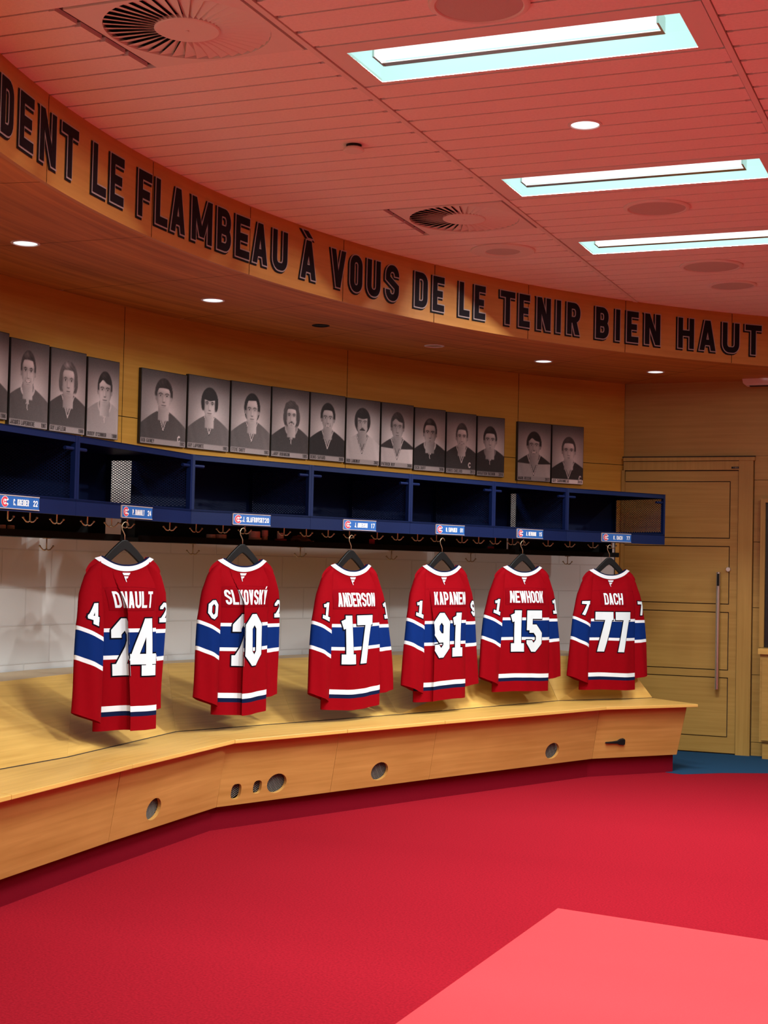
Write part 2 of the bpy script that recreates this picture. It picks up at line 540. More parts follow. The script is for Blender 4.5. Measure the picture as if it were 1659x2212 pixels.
        P.extend(stroke([(w * 0.12, h * 0.80), (w * 0.55, T - q * .3)], q * 0.9, e))
        if block: S([(w * 0.08, b), (w * 0.98, b)])
    elif ch == '2':
        S([(l, h * 0.66)] + TL()[::-1] + TR()[::-1] + [(r_, h * 0.58), (l + q * .3, b)]); S([(0, b), (w, b)])
    elif ch == '3':
        S([(l, h * .7)] + TL()[::-1] + TR()[::-1] + [(r_, h * .56), (w * .45, mid)]); S([(w * .45, mid), (r_, h * .44)] + BR()[::-1] + BL()[::-1] + [(l, h * .3)])
    elif ch == '4':
        S([(w * 0.70, 0), (w * 0.70, h)]); S([(0, h * 0.29), (w, h * 0.29)])
        D(l * 0.9, h * 0.27, w * 0.70 - q * .2, h)
        if block: S([(w * 0.42, b), (w * 0.98, b)])
    elif ch == '5':
        S([(w, T), (l, T)]); S([(l, h), (l, h * 0.52)])
        S([(l, h * 0.56), (r_ - c, h * 0.56)] + corner(r_ - c, h * 0.56 - c2, 90, 0) + BR()[::-1] + BL()[::-1] + [(l, h * 0.28)])
    elif ch == '6':
        S([(r_, h * .7)] + TR() + TL() + BL() + BR() + corner(r_ - c, h * .55 - c2, 0, 90) + [(l, h * .55)])
    elif ch == '7':
        S([(0, T), (w, T)]); D(w * 0.34, 0, w - sl, T)
        if block: S([(l, h), (l, h * 0.80)])
    elif ch == '8':
        S(TR() + TL() + BL() + BR(), True); S([(l, mid), (r_, mid)])
    elif ch == '9':
        S([(l, h * 0.30)] + BL() + BR() + TR() + TL() + corner(l + c, h * 0.44 + c2, 180, 270) + [(r_, h * 0.44)])
    elif ch == '.':
        S([(w / 2, 0), (w / 2, t * 1.0)])
    elif ch == "'":
        S([(w / 2, h), (w / 2, h * 0.72)])
    return P

NARROW = {'I': 0.45, '1': 0.75, '.': 0.5, "'": 0.4, ' ': 0.55, 'M': 1.3, 'W': 1.4}
def text_polys(txt, width, h, t, e=0.0, gap=0.18, block=False, x0=0.0, y0=0.0):
    """a line of text fitted into width; returns polygons"""
    ws = [NARROW.get(ch, 1.0) for ch in txt]
    tot = sum(ws) + gap * (len(txt) - 1)
    k = width / tot
    x = x0
    out = []
    for ch, w in zip(txt, ws):
        if ch != ' ':
            gw = w * k
            tt = t if ch != 'I' else t
            for p in glyph(ch, max(gw, tt * 1.05), h, tt, e, block):
                out.append([(a + x, b + y0) for a, b in p])
        x += (w + gap) * k
    return out

def split_long(polys, mx):
    """cut quads into short cells so that they can follow a curved surface"""
    out = []
    for p in polys:
        if len(p) != 4:
            out.append(p); continue
        a, b, c, d = [Vector(v) for v in p]
        nu = max(1, math.ceil(max((b - a).length, (c - d).length) / mx))
        nv = max(1, math.ceil(max((d - a).length, (c - b).length) / mx))
        for i in range(nu):
            for j in range(nv):
                def B(u, v):
                    return tuple((a * (1 - u) + b * u) * (1 - v) + (d * (1 - u) + c * u) * v)
                out.append([B(i / nu, j / nv), B((i + 1) / nu, j / nv), B((i + 1) / nu, (j + 1) / nv), B(i / nu, (j + 1) / nv)])
    return out

# ------------------------------------------------------------------ large structure
YD = 11.5
def radial_out(a):
    """from the fascia centre outwards at angle a: where the soffit meets the wall"""
    dx, dy = math.cos(a), math.sin(a)
    ox, oy = FC[0] - WC[0], FC[1] - WC[1]
    b = ox * dx + oy * dy
    t = -b + math.sqrt(b * b - (ox * ox + oy * oy - WR * WR))
    if dy > 0:
        t = min(t, (YD - FC[1]) / dy)
    if dx > 0:
        t = min(t, (5.2 - FC[0]) / dx)
    return (FC[0] + dx * t, FC[1] + dy * t)

CORNER = math.pi - math.asin((YD - WC[1]) / WR)       # wall angle where the arc meets the door wall
A_END = 4.70

mb = MB()
mb.box((-5.3, -2.8, -0.05), (5.3, YD + 0.05, 0.0))
struct(mb.build('floor', M['carpet']), 'deep red carpet over the whole oval room')

bnd = [at_z(1473, 1673, 0), at_z(1560, 1670, 0), at_z(1659, 1670.5, 0)]
d_ = (bnd[2] - bnd[1])
pts = [(bnd[0].x - 1.6, bnd[0].y + 0.6), (bnd[0].x, bnd[0].y), (bnd[1].x, bnd[1].y), (bnd[2].x, bnd[2].y), (bnd[2].x + 1.0, bnd[2].y - 0.25), (5.2, bnd[2].y - 1.4), (5.2, YD), (-2.64, YD)]
mb = MB(); mb.prism(pts, 0.0, 0.003)
struct(mb.build('floor_2', M['blue']), 'blue carpet in front of the panelled door')

# painted block wall behind the bench (arc)
def arc_strip(c, R, a0, a1, z0, z1, seg=None, mb=None, mi=0, uvR=None):
    mb = mb or MB()
    n = seg or max(2, int(abs(a1 - a0) / 0.03))
    for i in range(n):
        x, y = a0 + (a1 - a0) * i / n, a0 + (a1 - a0) * (i + 1) / n
        q = [pol(c, R, x, z0), pol(c, R, y, z0), pol(c, R, y, z1), pol(c, R, x, z1)]
        mb.face(q, mi, uv=[(-x * R, z0), (-y * R, z0), (-y * R, z1), (-x * R, z1)])
    return mb

A_STILE = ang(at_arc(1327, 1205, WC, WR), WC)
ZB = 2.02               # top of the block wall / foot of the wood panelling
struct(arc_strip(WC, WR, A_STILE, A_END, 0.0, ZB).build('wall_left', M['block'], recalc=False), 'off-white painted block wall behind the bench')
mb = MB()
arc_strip(WC, WR - 0.012, CORNER, A_STILE, 0.0, ZB, mb=mb)
struct(mb.build('trim_1', M['wallwood'], recalc=False), 'maple stile between the block wall and the door')

# maple panelling above: panels with open joints in front of a dark backing
wj = [ang(at_arc(x, y, WC, WR), WC) for x, y in ((1118, 850), (748, 800), (263, 800))]
step = wj[2] - wj[1]
joints = [CORNER] + wj + [wj[2] + step * k for k in range(1, 9)]
zj = at_arc(258, 899, WC, WR).z
mb = MB()
g = 0.0022 / WR
for i in range(len(joints) - 1):
    a0, a1 = joints[i] + g, joints[i + 1] - g
    if a0 > A_END:
        break
    a1 = min(a1, A_END)
    arc_strip(WC, WR - 0.012, a0, a1, ZB - 0.02, zj - 0.0022, mb=mb)
    arc_strip(WC, WR - 0.012, a0, a1, zj + 0.0022, ZS, mb=mb)
arc_strip(WC, WR, CORNER, A_END, ZB - 0.02, ZS, mb=mb, mi=1)
struct(mb.build('wall_upper', [M['wallwood'], M['seam']], recalc=False), 'maple panelling above the lockers')

# soffit ring
fj0 = [3.3348, 3.1783, 3.034, 2.897, 2.7646, 2.6302, 2.4939, 2.3487]
fj = [fj0[-1] - 0.1405 * k for k in range(7, 0, -1)] + fj0[::-1] + [fj0[0] + 0.1405 * k for k in range(1, 10)]
mb = MB()
for i in range(len(fj) - 1):
    n = 5
    gg = 0.0024
    for k in range(n):
        a0 = fj[i] + (fj[i + 1] - fj[i]) * k / n
        a1 = fj[i] + (fj[i + 1] - fj[i]) * (k + 1) / n
        if k == 0: a0 += gg / 7
        if k == n - 1: a1 -= gg / 7
        p0, p1 = pol(FC, FR, a0, ZS), pol(FC, FR, a1, ZS)
        w0, w1 = radial_out(a0), radial_out(a1)
        uv = [(-a0 * 7, 0), (-a1 * 7, 0), (-a1 * 7, 1.3), (-a0 * 7, 1.3)]
        mb.face([p0, p1, (*w1, ZS), (*w0, ZS)], 0, uv=uv)
        mb.face([pol(FC, FR, fj[i] + (fj[i + 1] - fj[i]) * k / n, ZS + 0.01), pol(FC, FR, fj[i] + (fj[i + 1] - fj[i]) * (k + 1) / n, ZS + 0.01), (*w1, ZS + 0.01), (*w0, ZS + 0.01)], 1, uv=uv)
struct(mb.build('ceiling_soffit', [M['soffitwood'], M['seam']], recalc=False), 'cherry toned wood soffit over the bench')

# fascia: curved maple boards with open joints
mb = MB()
gf = 0.0024 / FR
for i in range(len(fj) - 1):
    arc_strip(FC, FR, fj[i] + gf, fj[i + 1] - gf, ZS - 0.004, ZC, seg=5, mb=mb)
arc_strip(FC, FR + 0.012, fj[0], fj[-1], ZS, ZC, mb=mb, mi=1)
for i in range(len(fj) - 1):      # lower edge of the boards
    for k in range(5):
        a0 = fj[i] + (fj[i + 1] - fj[i]) * k / 5; a1 = fj[i] + (fj[i + 1] - fj[i]) * (k + 1) / 5
        mb.face([pol(FC, FR, a0, ZS - 0.004), pol(FC, FR, a1, ZS - 0.004), pol(FC, FR + 0.02, a1, ZS - 0.004), pol(FC, FR + 0.02, a0, ZS - 0.004)], 0,
                uv=[(a0 * 6, 0), (a1 * 6, 0), (a1 * 6, .02), (a0 * 6, .02)])
fascia = struct(mb.build('trim_2', [M['fasciawood'], M['seam']], recalc=False), 'curved maple fascia board carrying a line of dark block lettering')

FAS_T = [(0, 158), (104, 213), (332, 343), (541, 441), (744, 515), (940, 571), (1144, 618), (1353, 650), (1583, 675), (1659, 681)]
FAS_B = [(0, 352), (100, 402), (327, 507), (538, 587), (740, 645), (937, 694), (1140, 732), (1350, 762), (1580, 783), (1659, 788)]
def interp(tab, x):
    for (x0, y0), (x1, y1) in zip(tab, tab[1:]):
        if x <= x1:
            return y0 + (y1 - y0) * (x - x0) / (x1 - x0)
    return tab[-1][1]
def fas_ang(x):
    y = 0.5 * (interp(FAS_T, x) + interp(FAS_B, x))
    return ang(at_arc(x, y, FC, FR), FC)
WORDS = [
    ('DENT', [(-4, 28), (37, 72), (81, 121), (128, 169)]),
    ('LE', [(196, 230), (234, 268)]),
    ('FLAMBEAU', [(294, 328), (332, 363), (364, 402), (410, 459), (465, 500), (505, 540), (541, 580), (585, 622)]),
    ('À', [(645, 685)]),
    ('VOUS', [(710, 749), (752, 784), (789, 823), (829, 863)]),
    ('DE', [(892, 925), (931, 961)]),
    ('LE', [(988, 1016), (1021, 1050)]),
    ('TENIR', [(1077, 1114), (1117, 1146), (1156, 1191), (1198, 1213), (1221, 1255)]),
    ('BIEN', [(1283, 1317), (1326, 1341), (1350, 1381), (1389, 1428)]),
    ('HAUT', [(1461, 1501), (1506, 1549), (1557, 1599), (1606, 1647)]),
]
FH = ZC - ZS
LH, LB, LT = 0.60 * FH, ZS + 0.195 * FH, 0.039
for word, spans in WORDS:
    mb = MB()
    for ch, (x0, x1) in zip(word, spans):
        a0, a1 = fas_ang(x0), fas_ang(x1)
        w = (a0 - a1) * FR
        ins = 0.012
        def put(polys, off, dx, dz, mi):
            for p in split_long(polys, 0.06):
                mb.face([pol(FC, FR - off, a0 - (ins + x + dx) / FR, LB + z + dz) for x, z in p], mi)
        gw = w - 2 * ins
        t = LT if ch != 'I' else min(LT, gw)
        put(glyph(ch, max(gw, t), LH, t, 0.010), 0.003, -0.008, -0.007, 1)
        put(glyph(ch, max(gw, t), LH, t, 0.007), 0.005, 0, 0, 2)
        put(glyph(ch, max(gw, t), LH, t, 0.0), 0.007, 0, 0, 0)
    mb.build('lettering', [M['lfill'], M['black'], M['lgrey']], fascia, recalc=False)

# enclosing walls of the rest of the room
mb = MB(); mb.box((5.2, -2.8, 0), (5.3, YD, ZC)); struct(mb.build('wall_right', M['wallwood'], grain=(0, 1, 0)))
mb = MB(); mb.box((2.0, -2.8, 0), (5.3, -2.45, ZC)); struct(mb.build('wall_back', M['wallwood']))

# door wall (front), panels beside the door
DZT = at_y(1500, 989, YD).z
u_fr = at_y(1625, 1300, YD).x            # outer edge of the door frame
u_cl = -2.687
mb = MB()
mb.box((-2.75, YD, DZT + 0.012), (5.3, YD + 0.05, ZC + 0.02))      # over the door
mb.box((u_fr, YD + 0.012, 0), (5.3, YD + 0.05, DZT + 0.02), 1)
u_p1 = at_y(1650, 1250, YD - 0.05).x
zz = [0.105] + [at_y(1640, y, YD).z for y in (1458, 1313, 1171, 1037)] + [DZT + 0.012]
for z0, z1 in zip(zz, zz[1:]):
    mb.box((u_fr + 0.005, YD - 0.004, z0 + 0.002), (5.2, YD + 0.012, z1 - 0.002))
mb.box((u_fr + 0.005, YD - 0.0, 0.0), (5.2, YD + 0.012, 0.103))
struct(mb.build('wall_front', [M['doorwood'], M['seam']]), 'maple panelled wall around the door')

# ceiling: slatted tiles in bays between T-bars
PITCH, G0 = 0.152, 5.13
U0, UP_ = -2.236, 1.385
holes = []           # (bay, v0, v1, u0, u1)
TROUGHS = [(4.674, 4.93), (6.498, 6.735), (7.866, 8.135)]
for v0, vc in TROUGHS:
    holes.append((0, v0, v0 + 0.456, U0, U0 + UP_))
DIFFS = [4.066, 6.954]
for v0 in DIFFS:
    holes.append((-1, v0, v0 + 0.608, U0 - 0.665, U0))
mb = MB()
for bay in range(-3, 7):
    ua, ub = U0 + bay * UP_, U0 + (bay + 1) * UP_
    if ub < -5.2 or ua > 5.2:
        continue
    for k in range(-54, 44):
        v0, v1 = G0 + k * PITCH, G0 + (k + 1) * PITCH
        if v1 < -2.7 or v0 > YD:
            continue
        spans = [(ua + 0.015, ub - 0.015)]
        for (b, h0, h1, hu0, hu1) in holes:
            if b == bay and v0 + 0.01 > h0 - 0.005 and v1 - 0.01 < h1 + 0.005:
                spans = [(ua + 0.015, hu0 + 0.004)] if hu0 > ua + 0.1 else []
        for (s0, s1) in spans:
            mb.box((s0 + 0.022, v0 + 0.0058, ZC), (s1 - 0.022, v1 - 0.0058, ZC + 0.018))
            mb.box((s0, v0 + 0.011, ZC), (s0 + 0.022, v1 - 0.011, ZC + 0.018))
            mb.box((s1 - 0.022, v0 + 0.011, ZC), (s1, v1 - 0.011, ZC + 0.018))
            mb.face([(s0 - 0.015, v0, ZC + 0.016), (s1 + 0.015, v0, ZC + 0.016), (s1 + 0.015, v1, ZC + 0.016), (s0 - 0.015, v1, ZC + 0.016)], 1)
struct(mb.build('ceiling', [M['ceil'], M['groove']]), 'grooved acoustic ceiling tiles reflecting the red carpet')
k = 0
for bay in range(-1, 6):
    u = U0 + bay * UP_
    mb = MB(); mb.box((u - 0.0115, -2.7, ZC - 0.004), (u + 0.0115, YD, ZC + 0.01))
    mb.box((u - 0.03, -2.7, ZC + 0.014), (u + 0.03, YD, ZC + 0.02), 1)
    k += 1
    struct(mb.build('trim_%d' % (k + 2), [M['ceilmetal'], M['groove']], grain=(0, 1, 0)), 'ceiling grid bar')

# ------------------------------------------------------------------ ceiling fittings
TL = ['fluorescent ceiling trough highest in the photo, beside the large swirl vent',
      'middle one of the three lit fluorescent ceiling troughs',
      'fluorescent ceiling trough lowest in the photo, running off the edge']
for i, (v0, vc) in enumerate(TROUGHS):
    uc = U0 + UP_ / 2
    L, Wd = 1.185, 0.335
    cy = vc
    T = thing('fluorescent_trough_light', TL[i], 'ceiling light', (uc, cy, ZC), 0, 'fluorescent troughs in the ceiling')
    a, b = UP_ / 2 - 0.017, L / 2
    y0, y1 = v0 - cy + 0.006, v0 + 0.456 - cy - 0.006
    mb = MB()
    mb.box((-a, y0, 0), (-b, y1, 0.012)); mb.box((b, y0, 0), (a, y1, 0.012))
    mb.box((-b, y0, 0), (b, -Wd / 2, 0.012)); mb.box((-b, Wd / 2, 0), (b, y1, 0.012))
    mb.build('frame_plate', M['ceilmetal'], T)
    mb = MB()       # curved trough
    n = 10
    for k in range(n):
        t0, t1 = k / n, (k + 1) / n
        f = lambda t: (-Wd / 2 + Wd * t, 0.002 + 0.10 * math.sin(math.pi * t) ** 0.6)
        (ya, za), (yb, zb) = f(t0), f(t1)
        mb.face([(-b, ya, za), (b, ya, za), (b, yb, zb), (-b, yb, zb)], 0)
    for s in (-b, b):
        mb.face([(s, -Wd / 2 + Wd * k / n, 0.002 + 0.10 * math.sin(math.pi * k / n) ** 0.6) for k in range(n + 1)], 0)
    mb.build('reflector', M['pan'], T)
    mb = MB()
    bb = b - 0.09
    mb.tube([(-bb, -0.075, 0.03), (bb, -0.075, 0.03)], 0.036, 12)
    mb.build('lamp_tube', M['tube'], T)
    mb = MB()
    mb.box((-bb - 0.01, -0.040, -0.004), (bb + 0.01, -0.004, 0.0)); mb.box((-bb - 0.01, 0.004, 0.002), (bb + 0.01, 0.008, 0.008))
    mb.box((-bb - 0.012, -0.12, -0.006), (-bb - 0.004, -0.012, 0.05)); mb.box((bb + 0.004, -0.12, -0.006), (bb + 0.012, -0.012, 0.05))
    mb.build('lamp_shield', M['steel'], T)
    lamp('trough_lamp', 'AREA', (uc, cy + 0.022, ZC + 0.085), FLUO_W * 2.2, size=(L - 0.25, 0.04))

DL = ['large square plated swirl air vent at the top of the photo', 'swirl air vent beyond the smoke detector, farther along the ceiling']
for i, v0 in enumerate(DIFFS):
    uc, vc = U0 - 0.324, v0 + 0.304
    T = thing('swirl_vent', DL[i], 'air vent', (uc, vc, ZC), 0, 'square swirl air vents')
    mb = MB(); n = 72; R1, hs = 0.287, 0.300
    ring, sq = [], []
    for k in range(n):
        a = 2 * math.pi * k / n + math.pi / 4
        c_, s_ = math.cos(a), math.sin(a)
        m_ = max(abs(c_), abs(s_))
        ring.append((R1 * c_, R1 * s_)); sq.append((hs * c_ / m_, hs * s_ / m_))
    for k in range(n):
        j = (k + 1) % n
        mb.face([(*ring[k], -0.004), (*ring[j], -0.004), (*sq[j], -0.004), (*sq[k], -0.004)])
        mb.face([(*ring[k], -0.004), (*ring[k], 0.014), (*ring[j], 0.014), (*ring[j], -0.004)])
        mb.face([(*sq[k], -0.004), (*sq[j], -0.004), (*sq[j], 0.014), (*sq[k], 0.014)])
    mb.build('plate', M['ceilmetal'], T)
    mb = MB(); mb.lathe([(0.001, 0.014), (0.29, 0.014)], 40)
    mb.build('plenum', M['dark'], T)
    mb = MB(); mb.lathe([(0.0, -0.006), (0.108, -0.006), (0.113, -0.003), (0.113, 0.01), (0.0, 0.012)], 40); mb.lathe([(0.0, -0.009), (0.006, -0.009), (0.006, -0.006)], 8)
    mb.build('hub', M['ceilmetal'], T)
    blade = None
    nb = 40
    for k in range(nb):
        if blade is None:
            mb = MB()
            def bl(r, hw):
                dz = 0.0085
                return (r, hw, -0.003), (r, -hw, -0.003 + 2 * dz * 0.75)
            (a, b), (c, d) = bl(0.112, 0.0085), bl(0.285, 0.0245)
            up = Vector((0, 0, 0.0012))
            mb.hull8([a, c, d, b], [tuple(Vector(q) + up) for q in (a, c, d, b)])
            blade = mb.build('blade', M['ceilmetal'], T)
            o = blade
        else:
            o = blade.copy(); COL.objects.link(o); o.parent = T
        o.rotation_euler = (0, 0, 2 * math.pi * k / nb)

SPL = [('round ceiling speaker cut off by the top edge of the photo', (-1.54, 4.47, 0.165), 0),
       ('round ceiling speaker between the middle and lowest light troughs', (-1.556, 7.30, 0.165), 0),
       ('round ceiling fitting with a smaller inner disc beside the far swirl vent', (-2.60, 8.05, 0.185), 1),
       ('round ceiling speaker just past the lowest light trough', (-1.545, 8.80, 0.185), 0),
       ('round ceiling speaker deepest in the room, above the word at the end of the fascia', (-1.52, 9.43, 0.15), 0)]
for lab, (u, v, r), kind in SPL:
    T = thing('ceiling_speaker', lab, 'speaker', (u, v, ZC), 0, 'round ceiling speakers')
    mb = MB()
    ri = r * (0.86 if kind == 0 else 0.53)
    mb.lathe([(r, 0.0), (r, -0.006), (r - 0.006, -0.010), (ri + 0.004, -0.012), (ri, -0.008), (ri, 0.0)], 48)
    mb.build('trim_ring', M['ceilmetal'], T, smooth=False)
    mb = MB(); mb.lathe([(0.0, -0.0085), (ri * 0.6, -0.009), (ri, -0.007)], 48)
    mb.build('grille', M['spk'], T)

T = thing('smoke_detector', 'small round smoke detector alone on the ceiling tiles', 'smoke detector', (-2.57, 5.83, ZC))
mb = MB(); mb.lathe([(0.0, -0.012), (0.032, -0.012), (0.034, 0.0)], 28); mb.build('base', M['dark'], T)
mb = MB(); mb.lathe([(0.0, -0.030), (0.040, -0.030), (0.046, -0.026), (0.046, -0.020), (0.036, -0.012), (0.0, -0.012)], 32); mb.build('cover', M['ceilmetal'], T)

def downlight(label, u, v, z, r, state, watts):
    T = thing('downlight', label, 'downlight', (u, v, z), 0, 'recessed downlights')
    mb = MB(); mb.lathe([(r + 0.010, 0.0), (r + 0.010, -0.003), (r, -0.005), (r - 0.004, 0.0)], 32)
    mb.build('trim_ring', M['whitepl'] if state != 'black' else M['black'], T)
    mb = MB()
    mb.lathe([(r - 0.002, -0.001), (0.0, -0.001)], 32)
    lens = mb.build('lens', {'on': M['bulb'], 'off': M['steel'], 'black': M['black'], 'dim': M['bulbdim']}[state], T)
    if watts:
        lamp('downlight_lamp', 'SPOT', (u, v, z - 0.012), watts, spot_size=math.radians(110), spot_blend=0.8, shadow_soft_size=0.03)
downlight('lit downlight alone in the tiled ceiling between two light troughs', -1.548, 5.85, ZC, 0.060, 'on', SPOT_W)
for lab, px, py, st in (('lit soffit downlight nearest the edge with the cut off lettering', 55, 525, 'on'), ('lit soffit downlight above the first two full portraits', 460, 648, 'on'),
                        ('small black unlit downlight in the soffit', 693, 703, 'black'), ('unlit grey downlight in the middle of the soffit', 938, 747, 'off'),
                        ('lit soffit downlight above the end of the long portrait row', 1174, 780, 'on'), ('lit soffit downlight in front of the door', 1416, 803, 'on'),
                        ('soffit downlight at the very edge past the door', 1657, 818, 'dim')):
    q = at_z(px, py, ZS)
    downlight(lab, q.x, q.y, ZS, 0.058 if st != 'black' else 0.045, st, SOFFIT_W if st == 'on' else 0)

q = at_y(1603, 841, YD - 0.15)
T = thing('screen_casing', 'long pale casing mounted under the soffit past the door', 'screen casing', (q.x, q.y, 0))
mb = MB(); mb.prism([(0.0, ZS - 0.001), (0.85, ZS - 0.001), (0.85, ZS - 0.05), (0.025, ZS - 0.05), (0.006, ZS - 0.035)], 0.0, 0.10, ax='y')
mb.build('housing', M['pinkcase'], T)
mb = MB(); mb.box((0.05, 0.035, ZS - 0.056), (0.84, 0.065, ZS - 0.05)); mb.build('slot', M['dark'], T)

# ------------------------------------------------------------------ door
def DX(px, py): return at_y(px, py, YD).x
def DZ(px, py): return at_y(px, py, YD).z
ur = DX(1593, 1300)                      # latch edge of the leaf
ul = -2.66
dtop = DZ(1600, 1018)
T = thing('door_1', 'tall maple door with four grooved panels and a long bar handle', 'door', ((ul + ur) / 2, YD, 0))
T['kind'] = 'structure'
ox = (ul + ur) / 2
def bx(mb, u0, u1, y0, y1, z0, z1, mi=0):
    mb.box((u0 - ox, y0, z0), (u1 - ox, y1, z1), mi)
mb = MB()
f_out = u_fr
bx(mb, ur + 0.004, f_out, -0.045, 0.02, 0.0, DZT)            # right jamb
bx(mb, ul - 0.012, ur + 0.004, -0.040, 0.02, dtop + 0.008, DZT - 0.03)     # header
bx(mb, ul - 0.012, f_out + 0.012, -0.055, 0.02, DZT - 0.03 + 0.004, DZT)   # drip moulding
bx(mb, ul - 0.03, ul - 0.004, -0.035, 0.02, 0.0, dtop + 0.008)
mb.build('frame', M['doorwood'], T, grain=(0, 0, 1))
mb = MB(); bx(mb, ul - 0.06, f_out + 0.012, -0.02, 0.0, DZT, DZT + 0.012); bx(mb, ul - 0.06, ur + 0.004, -0.02, 0.0, 0.0, dtop + 0.008)
mb.build('gap', M['seam'], T)
pl, pr = DX(1351, 1100), DX(1578, 1100)
pzs = [(DZ(1579, 1041), DZ(1576, 1163)), (DZ(1576, 1181), DZ(1573, 1305)), (DZ(1572, 1323), DZ(1569, 1447)), (DZ(1568, 1464), DZ(1567, 1591))]
mb = MB()
gw = 0.0035
yf = -0.030
# leaf built around its panel grooves
edges = [dtop]
for (zt, zb) in pzs:
    edges += [zt, zb]
edges += [0.012]
bx(mb, ul, pl - gw, yf, 0.0, 0.012, dtop); bx(mb, pr + gw, ur, yf, 0.0, 0.012, dtop)
for i in range(0, len(edges), 2):
    bx(mb, pl - gw, pr + gw, yf, 0.0, edges[i + 1] + (gw if i + 1 < len(edges) - 1 else 0), edges[i] - (gw if i > 0 else 0))
mb.build('leaf', M['doorwood'], T, grain=(1, 0, 0))
for (zt, zb) in pzs:
    mb = MB(); bx(mb, pl + gw, pr - gw, yf, -0.002, zb + gw, zt - gw)
    mb.build('panel', M['doorwood'], T, grain=(1, 0, 0))
hx = DX(1556, 1360) - 0.005 - ox
ht, hb = at_y(1560, 1236, YD - 0.09).z, at_y(1553, 1489, YD - 0.09).z
mb = MB()
mb.tube([(hx, -0.095, hb), (hx, -0.095, ht)], 0.0165, 16)
mb.tube([(hx, -0.03, hb + 0.12), (hx, -0.095, hb + 0.12)], 0.009, 10); mb.tube([(hx, -0.03, ht - 0.12), (hx, -0.095, ht - 0.12)], 0.009, 10)
hd = mb.build('handle', M['steel'], T, smooth=False)
mb = MB(); mb.box((hx - 0.008, -0.1125, ht - 0.105), (hx + 0.010, -0.109, ht - 0.012)); 
mb.build('sticker', M['black'], hd)
lx, lz = DX(1575, 1230) - ox, DZ(1575, 1230)
mb = MB(); mb.lathe([(0.0, -0.050), (0.016, -0.050), (0.019, -0.044), (0.019, -0.030)], 20, axis='y', M=Matrix.Translation((lx, 0, lz)))
mb.build('lock_cylinder', M['steel'], T)
n0, n1 = DX(1582, 1011) - ox, DX(1600, 1011) - ox
nz = DZ(1591, 1011)
mb = MB(); mb.box((n0, -0.044, nz - 0.007), (n1, -0.040, nz + 0.007)); npl = mb.build('number_plate', M['black'], T)
mb = MB()
for p in text_polys('1.223A', (n1 - n0) * 0.6, 0.008, 0.0014):
    mb.face([(n0 + (n1 - n0) * 0.22 + x, -0.0447, nz - 0.004 + z) for x, z in p])
mb.build('lettering', M['lgrey'], npl, recalc=False)

# ------------------------------------------------------------------ sideboard and dark screen at the right edge
yc = YD - 0.18
cb = at_y(1641, 1500, yc)
zt, zcap, zdt, zdb = at_y(1650, 1413, yc).z, at_y(1650, 1401, yc).z, at_y(1650, 1426, yc).z, at_y(1650, 1603, yc).z
T = thing('side_cabinet', 'maple cabinet with a worktop at the edge past the door', 'cabinet', (cb.x, yc, 0))
mb = MB(); mb.box((0, 0, zdb), (1.4, 0.17, zt)); mb.build('body', M['doorwood'], T)
mb = MB(); mb.box((0.016, -0.012, zdb + 0.012), (0.6, 0.0, zdt)); mb.build('door', M['doorwood'], T)
mb = MB(); mb.box((-0.012, -0.03, zt), (1.42, 0.17, zcap)); mb.build('worktop', M['maple'], T)
mb = MB(); mb.box((0.02, 0.02, 0.003), (1.4, 0.17, zdb)); mb.build('plinth', M['doorwood'], T)
sx0 = at_y(1653, 1250, YD - 0.02).x
zs0, zs1 = zcap + 0.003, at_y(1655, 1086, YD - 0.02).z
T = thing('wall_screen', 'black screen in a maple surround above the cabinet at the edge', 'screen', (sx0, YD, 0))
mb = MB(); mb.box((-0.035, -0.06, zs0), (0.0, -0.005, zs1)); mb.box((-0.035, -0.06, zs1), (1.3, -0.005, zs1 + 0.03)); mb.build('surround', M['doorwood'], T, grain=(0, 0, 1))
mb = MB(); mb.box((0.0, -0.03, zs0), (1.3, -0.005, zs1)); mb.build('glass', M['glassblk'], T)

# ------------------------------------------------------------------ rose coloured carpet square
c0, c1, c2 = at_z(1205, 1965, 0), at_z(860, 2212, 0), at_z(1659, 2035, 0)
e1, e2 = (c1 - c0).normalized(), (c2 - c0).normalized()
pA, pB = c0 + e1 * 2.6, c0 + e2 * 2.8
mb = MB(); mb.prism([(c0.x, c0.y), (pA.x, pA.y), ((pA + pB - c0).x, (pA + pB - c0).y), (pB.x, pB.y)], 0.0, 0.006)
tag(mb.build('area_rug', M['rug']), 'rose pink carpet square lying on the deep red carpet', 'rug')

# ------------------------------------------------------------------ long bench
ZSEAT = 0.48
def V2(q): return (q.x, q.y)
Fp = [(-3.31, 3.0), (-3.425, 4.70)] + [V2(at_z(x, y, ZSEAT)) for x, y in ((287, 1651), (508, 1598), (751, 1576), (962, 1557), (1310, 1527), (1508, 1521))]
bk = [V2(at_z(x, y, ZSEAT)) for x, y in ((145, 1636), (380, 1581), (860, 1544), (1205, 1514), (1410, 1508))]
mid = lambda a, b, t: (a[0] + (b[0] - a[0]) * t, a[1] + (b[1] - a[1]) * t)
Bp = [(-3.77, 3.1), (-3.885, 4.80), bk[0], bk[1], mid(bk[1], bk[2], 0.5), bk[2], bk[3], bk[4]]
Lk = []      # front edge of the backrest ledge, matching Bp
ZL = 0.775
led = [V2(at_z(x, y, ZL)) for x, y in ((0, 1472.6), (160, 1454.5), (362, 1433), (600, 1423), (850, 1412), (1342, 1417.5))]
dA = (led[1][0] - led[0][0], led[1][1] - led[0][1])
def line_at_y(p, d, y): return (p[0] + d[0] * (y - p[1]) / d[1], y)
